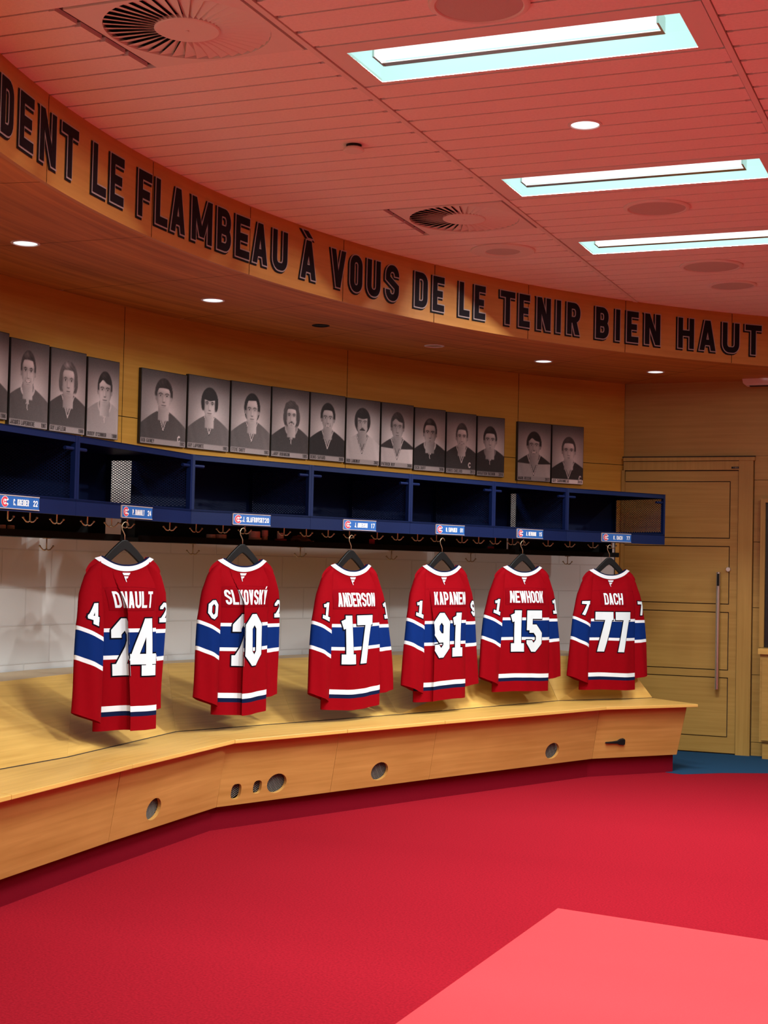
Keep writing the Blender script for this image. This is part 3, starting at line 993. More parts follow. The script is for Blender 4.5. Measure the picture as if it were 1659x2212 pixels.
Lp = [line_at_y(led[0], (-0.03, 1), 3.3), line_at_y(led[0], (-0.03, 1), 5.0), led[1], led[2], mid(led[2], led[4], 0.42), mid(led[2], led[4], 0.86), None, led[5]]
Lp[6] = mid(Lp[5], led[5], 0.66)
ben = thing('locker_bench', 'long curved maple bench with slanted backrest running under the hanging jerseys', 'bench', (Fp[3][0], Fp[3][1], 0))
bo = Vector((Fp[3][0], Fp[3][1], 0))
def W3(p, z): return (p[0] - bo.x, p[1] - bo.y, z)
def off(f, b, d):
    """point d metres from the front edge towards the back edge"""
    L = math.hypot(b[0] - f[0], b[1] - f[1])
    return mid(f, b, d / L)
def inset(a, b, g):
    L = math.hypot(b[0] - a[0], b[1] - a[1])
    return mid(a, b, g / L), mid(b, a, g / L)
for i in range(len(Fp) - 1):
    f0, f1 = inset(Fp[i], Fp[i + 1], 0.0012); b0, b1 = inset(Bp[i], Bp[i + 1], 0.0012)
    if i == len(Fp) - 2: f1, b1 = Fp[i + 1], Bp[i + 1]
    gd = (f1[0] - f0[0], f1[1] - f0[1], 0)
    mb = MB(); mb.hull8([W3(p, ZSEAT - 0.02) for p in (f0, f1, b1, b0)], [W3(p, ZSEAT) for p in (f0, f1, b1, b0)])
    o = mb.build('seat_panel', M['maple'], ben, grain=gd)
    bv = o.modifiers.new('edge', 'BEVEL'); bv.width = 0.003; bv.segments = 2
# skirt, leaning inwards to the floor, with round openings cut through
ZK0, ZK1 = 0.125, ZSEAT - 0.02
St = [off(f, b, 0.062) for f, b in zip(Fp, Bp)]
Sb = [off(f, b, 0.125) for f, b in zip(Fp, Bp)]
# the end panel stops short of the seat overhang
endv = mid(St[-1], St[-2], 0.055)
St[-1] = endv; Sb[-1] = mid(Sb[-1], Sb[-2], 0.09)
ventpx = [(332, 1748, 0.053, 'r'), (598, 1692, 0.053, 'r'), (820, 1666, 0.053, 'r'), (1193, 1622, 0.053, 'r'), (510, 1710, 0.036, 'o'), (556, 1700, 0.031, 'o')]
vents = []
for i in range(len(Fp) - 1):
    t0, t1 = inset(St[i], St[i + 1], 0.0012); s0, s1 = inset(Sb[i], Sb[i + 1], 0.0012)
    A, B_, C_, D_ = [Vector(W3(p, z)) for p, z in ((s0, ZK0), (s1, ZK0), (t1, ZK1), (t0, ZK1))]
    ex = (B_ - A).normalized()
    nn = ex.cross(D_ - A).normalized()          # points to the room
    ez = nn.cross(ex)
    Q = A + bo
    mine = []
    for (px, py, rad, kd) in ventpx:
        h = at_plane(px, py, Q, nn) - bo
        a = (h - A).dot(ex); b = (h - A).dot(ez)
        if 0.03 < a < (B_ - A).length - 0.03:
            mine.append((a, b, rad, kd))
    # outline in (a, b) coordinates, holes filled with triangles by bmesh
    bm = bmesh.new()
    def P3(a, b, c=0.0): return A + ex * a + ez * b + nn * c
    outer = [((q - A).dot(ex), (q - A).dot(ez)) for q in (A, B_, C_, D_)]
    loops = [outer]
    for (a, b, rad, kd) in mine:
        ra, rb = (rad * 1.3, rad) if kd == 'r' else (rad * 0.95, rad * 1.15)
        loops.append([(a + ra * math.copysign(abs(math.cos(2 * math.pi * k / 28)) ** (1 if kd == 'r' else 0.7), math.cos(2 * math.pi * k / 28)),
                       b + rb * math.copysign(abs(math.sin(2 * math.pi * k / 28)) ** (1 if kd == 'r' else 0.7), math.sin(2 * math.pi * k / 28))) for k in range(28)])
    es = []
    for lp in loops:
        vs = [bm.verts.new(P3(a, b)) for a, b in lp]
        es += [bm.edges.new((vs[k], vs[(k + 1) % len(vs)])) for k in range(len(vs))]
    bmesh.ops.triangle_fill(bm, use_beauty=True, use_dissolve=False, edges=es)
    bmesh.ops.recalc_face_normals(bm, faces=bm.faces)
    for f in bm.faces:
        if f.normal.dot(nn) < 0: f.normal_flip()
    mb = MB()
    bm.verts.index_update()
    mb.mesh([v.co.copy() for v in bm.verts], [tuple(v.index for v in f.verts) for f in bm.faces])
    bm.free()
    for lp in loops:       # thickness of the board, rims of the openings
        n = len(lp)
        for k in range(n):
            (a0, b0), (a1, b1) = lp[k], lp[(k + 1) % n]
            mb.face([P3(a0, b0), P3(a0, b0, -0.018), P3(a1, b1, -0.018), P3(a1, b1)])
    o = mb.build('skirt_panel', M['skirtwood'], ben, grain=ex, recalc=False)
    for (a, b, rad, kd) in mine:
        m2 = MB()
        r2 = rad * (1.32 if kd == 'r' else 1.1)
        m2.face([P3(a + r2 * math.cos(2 * math.pi * k / 24), b + r2 * (0.8 if kd == 'r' else 1) * math.sin(2 * math.pi * k / 24), -0.034) for k in range(24)], 1)
        sp = 0.0105
        kk = int(r2 / sp)
        for q in range(-kk, kk + 1):       # slanted slats and thin cross wires
            hh = q * sp
            hl = math.sqrt(max(r2 * r2 - hh * hh, 0))
            dx, dz = math.cos(math.radians(28)), math.sin(math.radians(28))
            sq = 0.8 if kd == 'r' else 1.0
            def at(s_, t_, c_): return P3(a + s_ * dx - t_ * dz, b + (s_ * dz + t_ * dx) * sq, c_)
            m2.hull8([at(-hl, hh - 0.0014, -0.022), at(hl, hh - 0.0014, -0.022), at(hl, hh + 0.0014, -0.022), at(-hl, hh + 0.0014, -0.022)],
                     [at(-hl, hh - 0.0014, -0.019), at(hl, hh - 0.0014, -0.019), at(hl, hh + 0.0014, -0.019), at(-hl, hh + 0.0014, -0.019)], 0)
            if q % 3 == 0:
                m2.hull8([at(hh - 0.0007, -hl, -0.026), at(hh + 0.0007, -hl, -0.026), at(hh + 0.0007, hl, -0.026), at(hh - 0.0007, hl, -0.026)],
                         [at(hh - 0.0007, -hl, -0.0225), at(hh + 0.0007, -hl, -0.0225), at(hh + 0.0007, hl, -0.0225), at(hh - 0.0007, hl, -0.0225)], 0)
        m2.build('vent_grille', [M['vent'], M['dark']], ben)
    if i == len(Fp) - 2:       # small black latch on the last panel
        h = at_plane(1330, 1603, Q, nn) - bo
        a, b = (h - A).dot(ex), (h - A).dot(ez)
        prof = [(-0.085, 0.004), (-0.03, 0.006), (0.01, 0.010), (0.03, 0.021), (0.055, 0.025), (0.072, 0.018), (0.074, -0.016), (0.066, -0.024), (0.03, -0.019), (0.012, -0.010), (-0.05, -0.006), (-0.088, -0.004)]
        m2 = MB()
        m2.mesh([P3(a + x, b + z, 0.0) for x, z in prof] + [P3(a + x * .94, b + z * .8, 0.014) for x, z in prof],
                [tuple(range(12, 24))] + [(k, (k + 1) % 12, 12 + (k + 1) % 12, 12 + k) for k in range(12)])
        lt = m2.build('latch', M['black'], ben); lt['label'] = 'black latch'
# end cheek of the bench
mb = MB()
e0, e1_, e2_, e3_ = W3(Sb[-1], ZK0), W3(off(Bp[-1], Fp[-1], 0.05), ZK0), W3(off(Bp[-1], Fp[-1], 0.05), ZK1), W3(St[-1], ZK1)
mb.face([e0, e1_, e2_, e3_])
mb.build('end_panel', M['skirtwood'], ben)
# kick board wrapped in carpet
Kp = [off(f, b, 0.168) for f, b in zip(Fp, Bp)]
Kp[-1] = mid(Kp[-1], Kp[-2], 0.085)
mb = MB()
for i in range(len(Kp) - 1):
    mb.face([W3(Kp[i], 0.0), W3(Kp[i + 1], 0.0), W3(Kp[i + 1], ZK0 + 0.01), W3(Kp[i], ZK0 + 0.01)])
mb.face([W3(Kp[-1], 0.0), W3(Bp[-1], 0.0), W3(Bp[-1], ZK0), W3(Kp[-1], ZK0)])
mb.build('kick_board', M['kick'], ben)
# backrest: slanted panel, flat ledge on top up to the wall
for i in range(len(Bp) - 1):
    b0, b1 = inset(Bp[i], Bp[i + 1], 0.0012); l0, l1 = inset(Lp[i], Lp[i + 1], 0.0012)
    def wallpt(p):
        a = math.atan2(p[1] - WC[1], p[0] - WC[0]); return (WC[0] + (WR - 0.004) * math.cos(a), WC[1] + (WR - 0.004) * math.sin(a))
    if i == len(Bp) - 2: b1, l1 = Bp[i + 1], Lp[i + 1]
    w0, w1 = wallpt(l0), wallpt(l1)
    gd = (b1[0] - b0[0], b1[1] - b0[1], 0)
    mb = MB()
    mb.face([W3(b0, ZSEAT), W3(b1, ZSEAT), W3(l1, ZL), W3(l0, ZL)])
    mb.face([W3(b1, ZSEAT), W3(w1, ZSEAT), W3(w1, ZL), W3(l1, ZL)])
    mb.face([W3(b0, ZSEAT), W3(l0, ZL), W3(w0, ZL), W3(w0, ZSEAT)])
    mb.build('backrest_panel', M['maple'], ben, grain=gd)
    mb = MB(); mb.face([W3(l0, ZL), W3(l1, ZL), W3(w1, ZL), W3(w0, ZL)])
    mb.build('ledge', M['ledge'], ben, grain=gd)
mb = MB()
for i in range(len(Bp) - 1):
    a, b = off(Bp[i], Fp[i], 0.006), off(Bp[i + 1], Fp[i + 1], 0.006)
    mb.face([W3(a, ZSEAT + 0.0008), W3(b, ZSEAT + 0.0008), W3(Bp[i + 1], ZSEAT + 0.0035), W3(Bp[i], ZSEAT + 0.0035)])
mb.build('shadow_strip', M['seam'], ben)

# ------------------------------------------------------------------ blue steel lockers
SL = 0.362
kS = SL / 0.38
LZ0, LZ1 = CAMZ + 0.2025 * kS, CAMZ + 0.5825 * kS
LT_ = [at_z(x, y, LZ1) for x, y in ((168.5, 941.2), (416.4, 981.2), (673.8, 1004.3), (881.2, 1023.9), (1063.5, 1039.9), (1225.5, 1054), (1437.5, 1068.4))]
LP = [Vector((p.x, p.y, 0)) for p in LT_]
# straight run between the two kinks
for i in range(2, 5):
    LP[i] = LP[1] + (LP[5] - LP[1]) * ((LP[i] - LP[1]).dot(LP[5] - LP[1]) / (LP[5] - LP[1]).length_squared)
dirA = (LP[1] - LP[0]).normalized()
LP = [LP[0] - dirA * 1.0] + LP
LD = 0.52
BH = 0.075             # height of the front beam
NAMES = [('C. KREIDER', '22', (-4, 82.5), (1078, 1103)), ('P. DANAULT', '24', (261, 327), (1093, 1119)), ('J. SLAFKOVSKY', '20', (502, 583), (1110, 1134)), ('J. ANDERSON', '17', (740.5, 811), (1122, 1144.5)),
         ('O. KAPANEN', '91', (940.5, 1002), (1134, 1153)), ('A. NEWHOOK', '15', (1116, 1171.5), (1143, 1162)), ('K. DACH', '77', (1299, 1362), (1152.5, 1170.5))]
LFR = []     # frames: origin, x dir, y dir, width
def ring_c(cx, cz, ro, ri, a0=42, a1=318, n=22):
    out = []
    for k in range(n):
        t0 = math.radians(a0 + (a1 - a0) * k / n); t1 = math.radians(a0 + (a1 - a0) * (k + 1) / n)
        out.append([(cx + ro * math.cos(t0) * 1.12, cz + ro * math.sin(t0)), (cx + ro * math.cos(t1) * 1.12, cz + ro * math.sin(t1)),
                    (cx + ri * math.cos(t1) * 1.12, cz + ri * math.sin(t1)), (cx + ri * math.cos(t0) * 1.12, cz + ri * math.sin(t0))])
    return out
for i in range(7):
    P, Q = LP[i], LP[i + 1]
    t = (Q - P).normalized(); w = (Q - P).length
    nY = Vector((-t.y, t.x, 0))
    rz = math.atan2(t.y, t.x)
    LFR.append((P.copy(), t, nY, w, rz))
    num = NAMES[i][1]
    T = thing('steel_locker', 'navy steel mesh locker with the name plate numbered %s' % num, 'locker', (P.x, P.y, LZ0), rz, 'navy lockers over the bench')
    H = SL
    e = 0.0008
    mb = MB(); mb.box((e, 0.0, 0.0), (w - e, 0.018, BH)); mb.box((e, 0.0, BH - 0.012), (w - e, LD, BH - 0.002))
    beam = mb.build('front_beam', M['navy'], T)
    mb = MB(); mb.box((e, 0.0, H - 0.006), (w - e, LD, H)); mb.box((e, 0.0, H - 0.030), (w - e, 0.004, H)); mb.build('top_panel', M['navy'], T)
    mb = MB(); mb.box((e, LD - 0.006, BH), (w - e, LD, H - 0.006)); mb.build('back_panel', M['navy'], T)
    for x0, x1 in ((e, 0.018), (w - 0.018, w - e)):
        mb = MB(); mb.box((x0, -0.001, BH), (x1, 0.024, H)); mb.build('post', M['navy'], T)
    # mesh sides: frame bars and a lattice of thin flattened wires
    for side, x in (('l', 0.004), ('r', w - 0.006)):
        if side == 'l' and i != 0:
            continue
        mb = MB()
        y0, y1, z0, z1 = 0.024, LD - 0.006, BH, H - 0.006
        fb = 0.016
        mb.box((x, y0, z0), (x + 0.004, y1, z0 + fb)); mb.box((x, y0, z1 - 0.026), (x + 0.004, y1, z1)); mb.box((x, y1 - 0.03, z0), (x + 0.004, y1, z1))
        fr = mb.build('side_frame', M['navyd'], T)
        mb = MB()
        ay, az = 0.0235, 0.0135        # diamond size
        zl, zh = z0 + fb, z1 - 0.026
        ya, yb = y0, y1 - 0.03
        for sgn in (1, -1):
            sl = az / ay * sgn
            k0 = int(math.floor((zl - max(sl * (yb - ya), 0)) / az)) - 1
            k1 = int(math.ceil((zh - min(sl * (yb - ya), 0)) / az)) + 1
            for k in range(k0, k1):
                c = k * az
                ts = [ya, yb]
                # clip the line z = c + sl*(y-ya) to the opening
                lo, hi = ya, yb
                za_, zb_ = (zl - c) / sl + ya, (zh - c) / sl + ya
                lo, hi = max(lo, min(za_, zb_)), min(hi, max(za_, zb_))
                if hi - lo < 0.004:
                    continue
                p0 = Vector((x, lo, c + sl * (lo - ya))); p1 = Vector((x, hi, c + sl * (hi - ya)))
                nv = Vector((0, -(p1 - p0).z, (p1 - p0).y)).normalized() * 0.0017
                dx = Vector((0.002, 0, 0))
                mb.hull8([p0 - nv, p1 - nv, p1 + nv, p0 + nv], [p0 - nv + dx, p1 - nv + dx, p1 + nv + dx, p0 + nv + dx])
        mb.build('side_mesh', M['navyd'], T)
    zp = H * 0.835
    for x0, x1 in ((0.018, 0.085), (w - 0.085, w - 0.018)):
        mb = MB(); mb.tube([(x0, 0.012, zp), (x1, 0.012, zp)], 0.0085, 10); mb.build('peg', M['navy'], T)
    # name plate on the beam
    (px0, px1), (py0, py1) = NAMES[i][2], NAMES[i][3]
    front = -nY
    def loc(px, py):
        q = at_plane(px, py, P + Vector((0, 0, LZ0)), front) - P
        return q.dot(t), q.z - LZ0
    xa, _ = loc(px0, (py0 + py1) / 2); xb, _ = loc(px1, (py0 + py1) / 2)
    zc = 0.036 if i else 0.038
    ph = 0.057 if i else 0.055
    mb = MB()
    mb.box((xa, -0.005, zc - ph / 2), (xb, 0.0, zc + ph / 2), 0)
    for zz_ in (zc - ph / 2, zc + ph / 2):
        mb.box((xa, -0.007, zz_ - 0.0018), (xb, 0.0, zz_ + 0.0018), 1)
    mb.box((xa - 0.002, -0.007, zc - ph / 2), (xa + 0.001, 0, zc + ph / 2), 1)
    pla = mb.build('name_plate', [M['plate'], M['lgrey']], T)
    pw = xb - xa
    mb = MB()
    nx0 = xa + pw * (0.34 if i not in (2, 6) else (0.245 if i == 2 else 0.39))
    nx1 = xa + pw * (0.73 if i not in (2, 6) else (0.83 if i == 2 else 0.70))
    for p in text_polys(NAMES[i][0], nx1 - nx0, 0.027, 0.0040, x0=nx0, y0=zc - 0.0135):
        mb.face([(x, -0.0062, z) for x, z in p])
    mb.build('name_lettering', M['white'], pla, recalc=False)
    mb = MB()
    for p in text_polys(num, pw * 0.115, 0.026, 0.0044, x0=xa + pw * 0.84, y0=zc - 0.013):
        mb.face([(x, -0.0062, z) for x, z in p])
    mb.build('number_lettering', M['white'], pla, recalc=False)
    mb = MB()
    lcx, lr = xa + pw * 0.135, 0.021
    for p in ring_c(lcx, zc, lr * 1.12, 0.0, 20, 340) + ring_c(lcx, zc, lr * 1.12, lr * .35, 36, 324):
        mb.face([(x, -0.0058, z) for x, z in p], 0)
    for p in ring_c(lcx, zc, lr, lr * 0.60):
        mb.face([(x, -0.0064, z) for x, z in p], 1)
    for p in glyph('H', lr * 0.85, lr * 0.62, lr * 0.2):
        mb.face([(lcx - lr * 0.35 + x, -0.0064, zc - lr * .31 + z) for x, z in p], 1)
    mb.build('club_badge', [M['white'], M['logored']], pla, recalc=False)

def lock_pt(i, s, o, z):
    P, t, nY, w, rz = LFR[i]
    q = P + t * s + nY * o
    return Vector((q.x, q.y, z))
def lock_hit(i, px, py, o):
    """where the sight line crosses the plane o metres behind the front of locker i: (along, z)"""
    P, t, nY, w, rz = LFR[i]
    q = at_plane(px, py, P + nY * o, -nY)
    return (q - P).dot(t), q.z

# black shelves with back boards under each straight run of lockers
SO0, SO1 = 0.44, 0.60
SHZ = CAMZ + 0.098
runs = [(0, 0, 1), (2, 2, 5), (6, 6, 6)]
SHL = ['black shelf under the run of lockers with the plates numbered 22 and 24', 'long black shelf under the four middle lockers, holding tape rolls', 'short empty black shelf under the locker with the plate numbered 77']
for (fi, i0, i1), lab in zip(runs, SHL):
    P, t, nY, w, rz = LFR[i0]
    L = (LP[i1 + 1] - LP[i0]).length
    T = thing('black_shelf', lab, 'shelf', (P.x, P.y, SHZ), rz, 'black shelves under the lockers')
    xs0, xs1 = (0.0, L + 0.055) if i0 == 0 else ((0.0, L) if i0 == 2 else (0.02, L - 0.01))
    mb = MB(); mb.box((xs0, SO0, 0.0), (xs1, SO1, 0.022)); mb.box((xs0, SO0, 0.022), (xs1, SO0 + 0.003, 0.034)); mb.build('board', M['black'], T)
    mb = MB(); mb.box((0.0, SO1 - 0.012, 0.022), (L - 0.004, SO1 - 0.004, LZ0 + BH - SHZ)); mb.build('back_board', M['black'], T)
    for bx_ in (0.02, L / 2, L - 0.025):
        mb = MB(); mb.box((bx_, SO0 + 0.06, 0.022), (bx_ + 0.004, SO1 - 0.012, LZ0 + BH - 0.012 - SHZ)); mb.build('bracket', M['black'], T)

# ------------------------------------------------------------------ coat hooks
def hook_mesh(down, single=False):
    mb = MB()
    mb.box((-0.018, -0.008, -0.004), (0.018, 0.008, 0.0))
    mb.tube([(0, 0, 0), (0, 0, -down)], 0.0032, 8)
    for s in ((1, -1) if not single else (1,)):
        R = 0.028
        path = [(s * x, 0, z) for x, z in ((0.0, -down), (0.008, -down - 0.006), (0.018, -down - 0.004), (0.027, -down + 0.006), (0.032, -down + 0.012))]
        mb.tube(path, 0.0034, 8)
        mb.lathe([(0.0, -0.0055), (0.0045, -0.0035), (0.0058, 0.0), (0.0045, 0.0035), (0.0, 0.0055)], 10, M=Matrix.Translation((s * 0.0335, 0, -down + 0.014)))
    me_o = mb.build('coat_hook', M['bronze'], smooth=True)
    return me_o
HK = {0: [(65, 1113), (123, 1118), (189, 1125)], 1: [(241, 1124), (275, 1130), (367, 1131), (424, 1134)], 2: [(482, 1137), (529, 1140), (614, 1143), (662, 1147)],
      3: [(709, 1149), (755, 1152), (815, 1155), (859, 1158)], 4: [(902, 1160), (943, 1162), (998, 1166), (1034, 1167)], 5: [(1070, 1168), (1107, 1170), (1131, 1170), (1184, 1172)],
      6: [(1231, 1174), (1281, 1177), (1321, 1178)]}
# each hook hangs from the underside of its locker floor, a little behind the beam
ordw = ['first', 'second', 'third', 'fourth']
hook0 = hook_mesh(0.062 + BH - 0.012 - 0.03)
first = True
for i, lst in HK.items():
    for j, (px, py) in enumerate(lst):
        s, z = lock_hit(i, px, py, 0.09)
        q = lock_pt(i, s, 0.09, LZ0 + BH - 0.012)
        o = hook0 if first else hook0.copy()
        if not first: COL.objects.link(o)
        first = False
        o.location = q; o.rotation_euler = (0, 0, LFR[i][4] - 0.75 + (0.25 if i == 0 else 0))
        tag(o, 'bronze double hook under the locker plated %s, %s from its left end' % (NAMES[i][1], ordw[j]), 'coat hook', 'bronze hooks under the lockers')
s, z = lock_hit(0, 17, 1110, 0.09)
hs = hook_mesh(0.062 + BH - 0.012 - 0.03, True)
hs.location = lock_pt(0, s, 0.09, LZ0 + BH - 0.012); hs.rotation_euler = (0, 0, LFR[0][4] - 0.2)
tag(hs, 'bronze single-curl coat hook under the locker plated 22, cut near the photo edge', 'coat hook', 'bronze hooks under the lockers')
lowh = hook_mesh(0.055)
first = True
LOWL = ['beside the white gap in the shelf backs', 'between the jerseys numbered 24 and 20', 'between the jerseys numbered 20 and 17', 'between the jerseys numbered 17 and 91', 'between the jerseys numbered 91 and 15', 'between the jerseys numbered 15 and 77']
for (i, px, py), lb in zip(((0, 101, 1163), (1, 417, 1175), (2, 649, 1183), (3, 846, 1188), (4, 1017, 1195), (5, 1226, 1204)), LOWL):
    ii = 2 if i == 1 else i
    s, z = lock_hit(ii, px, py, SO0 + 0.05)
    o = lowh if first else lowh.copy()
    if not first: COL.objects.link(o)
    first = False
    o.location = lock_pt(ii, s, SO0 + 0.05, SHZ); o.rotation_euler = (0, 0, LFR[ii][4] - 0.75)
    tag(o, 'bronze double coat hook under the black shelf, ' + lb, 'coat hook', 'hooks under the shelf')

# ------------------------------------------------------------------ things on the shelves
def roll(i, px0, px1, py0, py1, mat, label, depth=0.08, zb=None, name='tape_roll', grp='tape rolls on the shelf', box=False):
    s0, z1 = lock_hit(i, px0, py0, SO0 + 0.02); s1, z0 = lock_hit(i, px1, py1, SO0 + 0.02)
    base = SHZ + 0.022 if zb is None else zb
    h = z1 - lock_hit(i, px0, py1, SO0 + 0.02)[1]
    # width seen obliquely: diameter from the pixel width
    q = lock_pt(i, (s0 + s1) / 2, SO0 + 0.055, 0)
    d = (q - CAMP).dot(FWD)
    wpx = (px1 - px0) / FPX * d
    mb = MB()
    if box:
        rzz = math.atan2(RT.y, RT.x)
        mb.box((-wpx / 2, -0.03, 0), (wpx / 2, 0.03, h))
    else:
        r = wpx / 2
        mb.lathe([(r * 0.52, h), (r - 0.002, h), (r, h - 0.003), (r, 0.003), (r - 0.002, 0), (r * 0.52, 0), (r * 0.52, h)], 28)
    o = mb.build(name, mat)
    o.location = (q.x, q.y, base)
    if box: o.rotation_euler = (0, 0, math.atan2(RT.y, RT.x))
    tag(o, label, 'tape roll' if name == 'tape_roll' else 'box', grp)
    return base + h
roll(0, 3, 26, 1131, 1145, M['tape'], 'pale tape roll at the photo edge under the plate numbered 22')
roll(0, 29, 45, 1132, 1146, M['tape'], 'narrow pale tape roll second from the photo edge')
top = roll(1, 331, 362.5, 1148.5, 1159, M['tape'], 'lower pale tape roll of the stack beside the dull box')
roll(1, 333, 362, 1139.5, 1148.5, M['tape'], 'upper pale tape roll of the stack beside the dull box', zb=top)
roll(1, 367, 414, 1149, 1159.5, M['taped'], 'low dull brown box between two groups of tape rolls', name='small_box', grp=None, box=True)
roll(2, 454, 475, 1150, 1163, M['tape'], 'tape roll touching another one, the one nearer the dull box')
roll(2, 475.5, 498, 1150, 1163.5, M['tape'], 'tape roll touching another one, the one nearer the jersey numbered 20')
top = roll(2, 545, 574, 1158, 1167, M['tape'], 'wide bottom tape roll of the double stack near the glove')
roll(2, 546, 571, 1144, 1158, M['tape'], 'wide top tape roll of the double stack near the glove', zb=top)
top = roll(2, 575, 587, 1154, 1167, M['tape'], 'slim bottom tape roll of the double stack near the glove')
roll(2, 574, 588, 1141, 1154, M['tape'], 'slim top tape roll of the double stack near the glove', zb=top)
top = roll(2, 602, 628, 1160, 1168.5, M['tapered'], 'flat red tape roll beside the leather glove')
roll(2, 607, 622, 1147, 1160, M['tape'], 'pale tape roll sitting on the red one', zb=top)
roll(3, 806, 818, 1160, 1175, M['tapered'], 'dark red box under the plate numbered 17', name='small_box', grp=None, box=True)
roll(5, 1062, 1075, 1178, 1186, M['tapered'], 'dark red box near the plate numbered 15', name='small_box', grp=None, box=True)

# leather glove
s, z = lock_hit(2, 656, 1168, SO0 + 0.05)
q = lock_pt(2, s, SO0 + 0.06, SHZ + 0.022)
T = thing('leather_glove', 'crumpled brown leather glove lying on the black shelf', 'glove', (q.x, q.y, q.z), math.atan2(RT.y, RT.x))
me = bpy.data.meshes.new('palm')
bm = bmesh.new()
bmesh.ops.create_uvsphere(bm, u_segments=20, v_segments=12, radius=1)
for v in bm.verts:
    x, y, zz_ = v.co
    v.co = (x * 0.058 + 0.004, y * 0.033, 0.019 + zz_ * 0.017 * (1.0 - 0.35 * x) + 0.006 * math.sin(5 * x + 2 * y) - 0.004 * x)
bm.to_mesh(me); bm.free(); me.materials.append(M['leather'])
for p in me.polygons: p.use_smooth = True
o = bpy.data.objects.new('palm', me); COL.objects.link(o); o.parent = T
for (x0, y0, z0), (x1, y1, z1), r in (((-0.03, -0.01, 0.026), (-0.068, -0.012, 0.020), 0.012), ((-0.02, 0.008, 0.03), (-0.058, 0.012, 0.034), 0.012), ((-0.005, -0.012, 0.032), (0.022, -0.018, 0.042), 0.010), ((0.0, 0.012, 0.034), (-0.03, 0.018, 0.044), 0.010)):
    mb = MB(); mb.tube([(x0, y0, z0), ((x0 + x1) / 2, (y0 + y1) / 2, (z0 + z1) / 2 + 0.004), (x1, y1, z1), (x1 + (x1 - x0) * .12, y1, z1 - .002)], [r, r, r * 0.9, r * 0.4], 10)
    mb.build('finger', M['leather'], T, smooth=True)
mb = MB(); mb.tube([(0.045, -0.028, 0.008), (0.062, -0.01, 0.012), (0.066, 0.012, 0.014), (0.05, 0.028, 0.012)], 0.005, 8); mb.build('cuff', M['leather'], T, smooth=True)

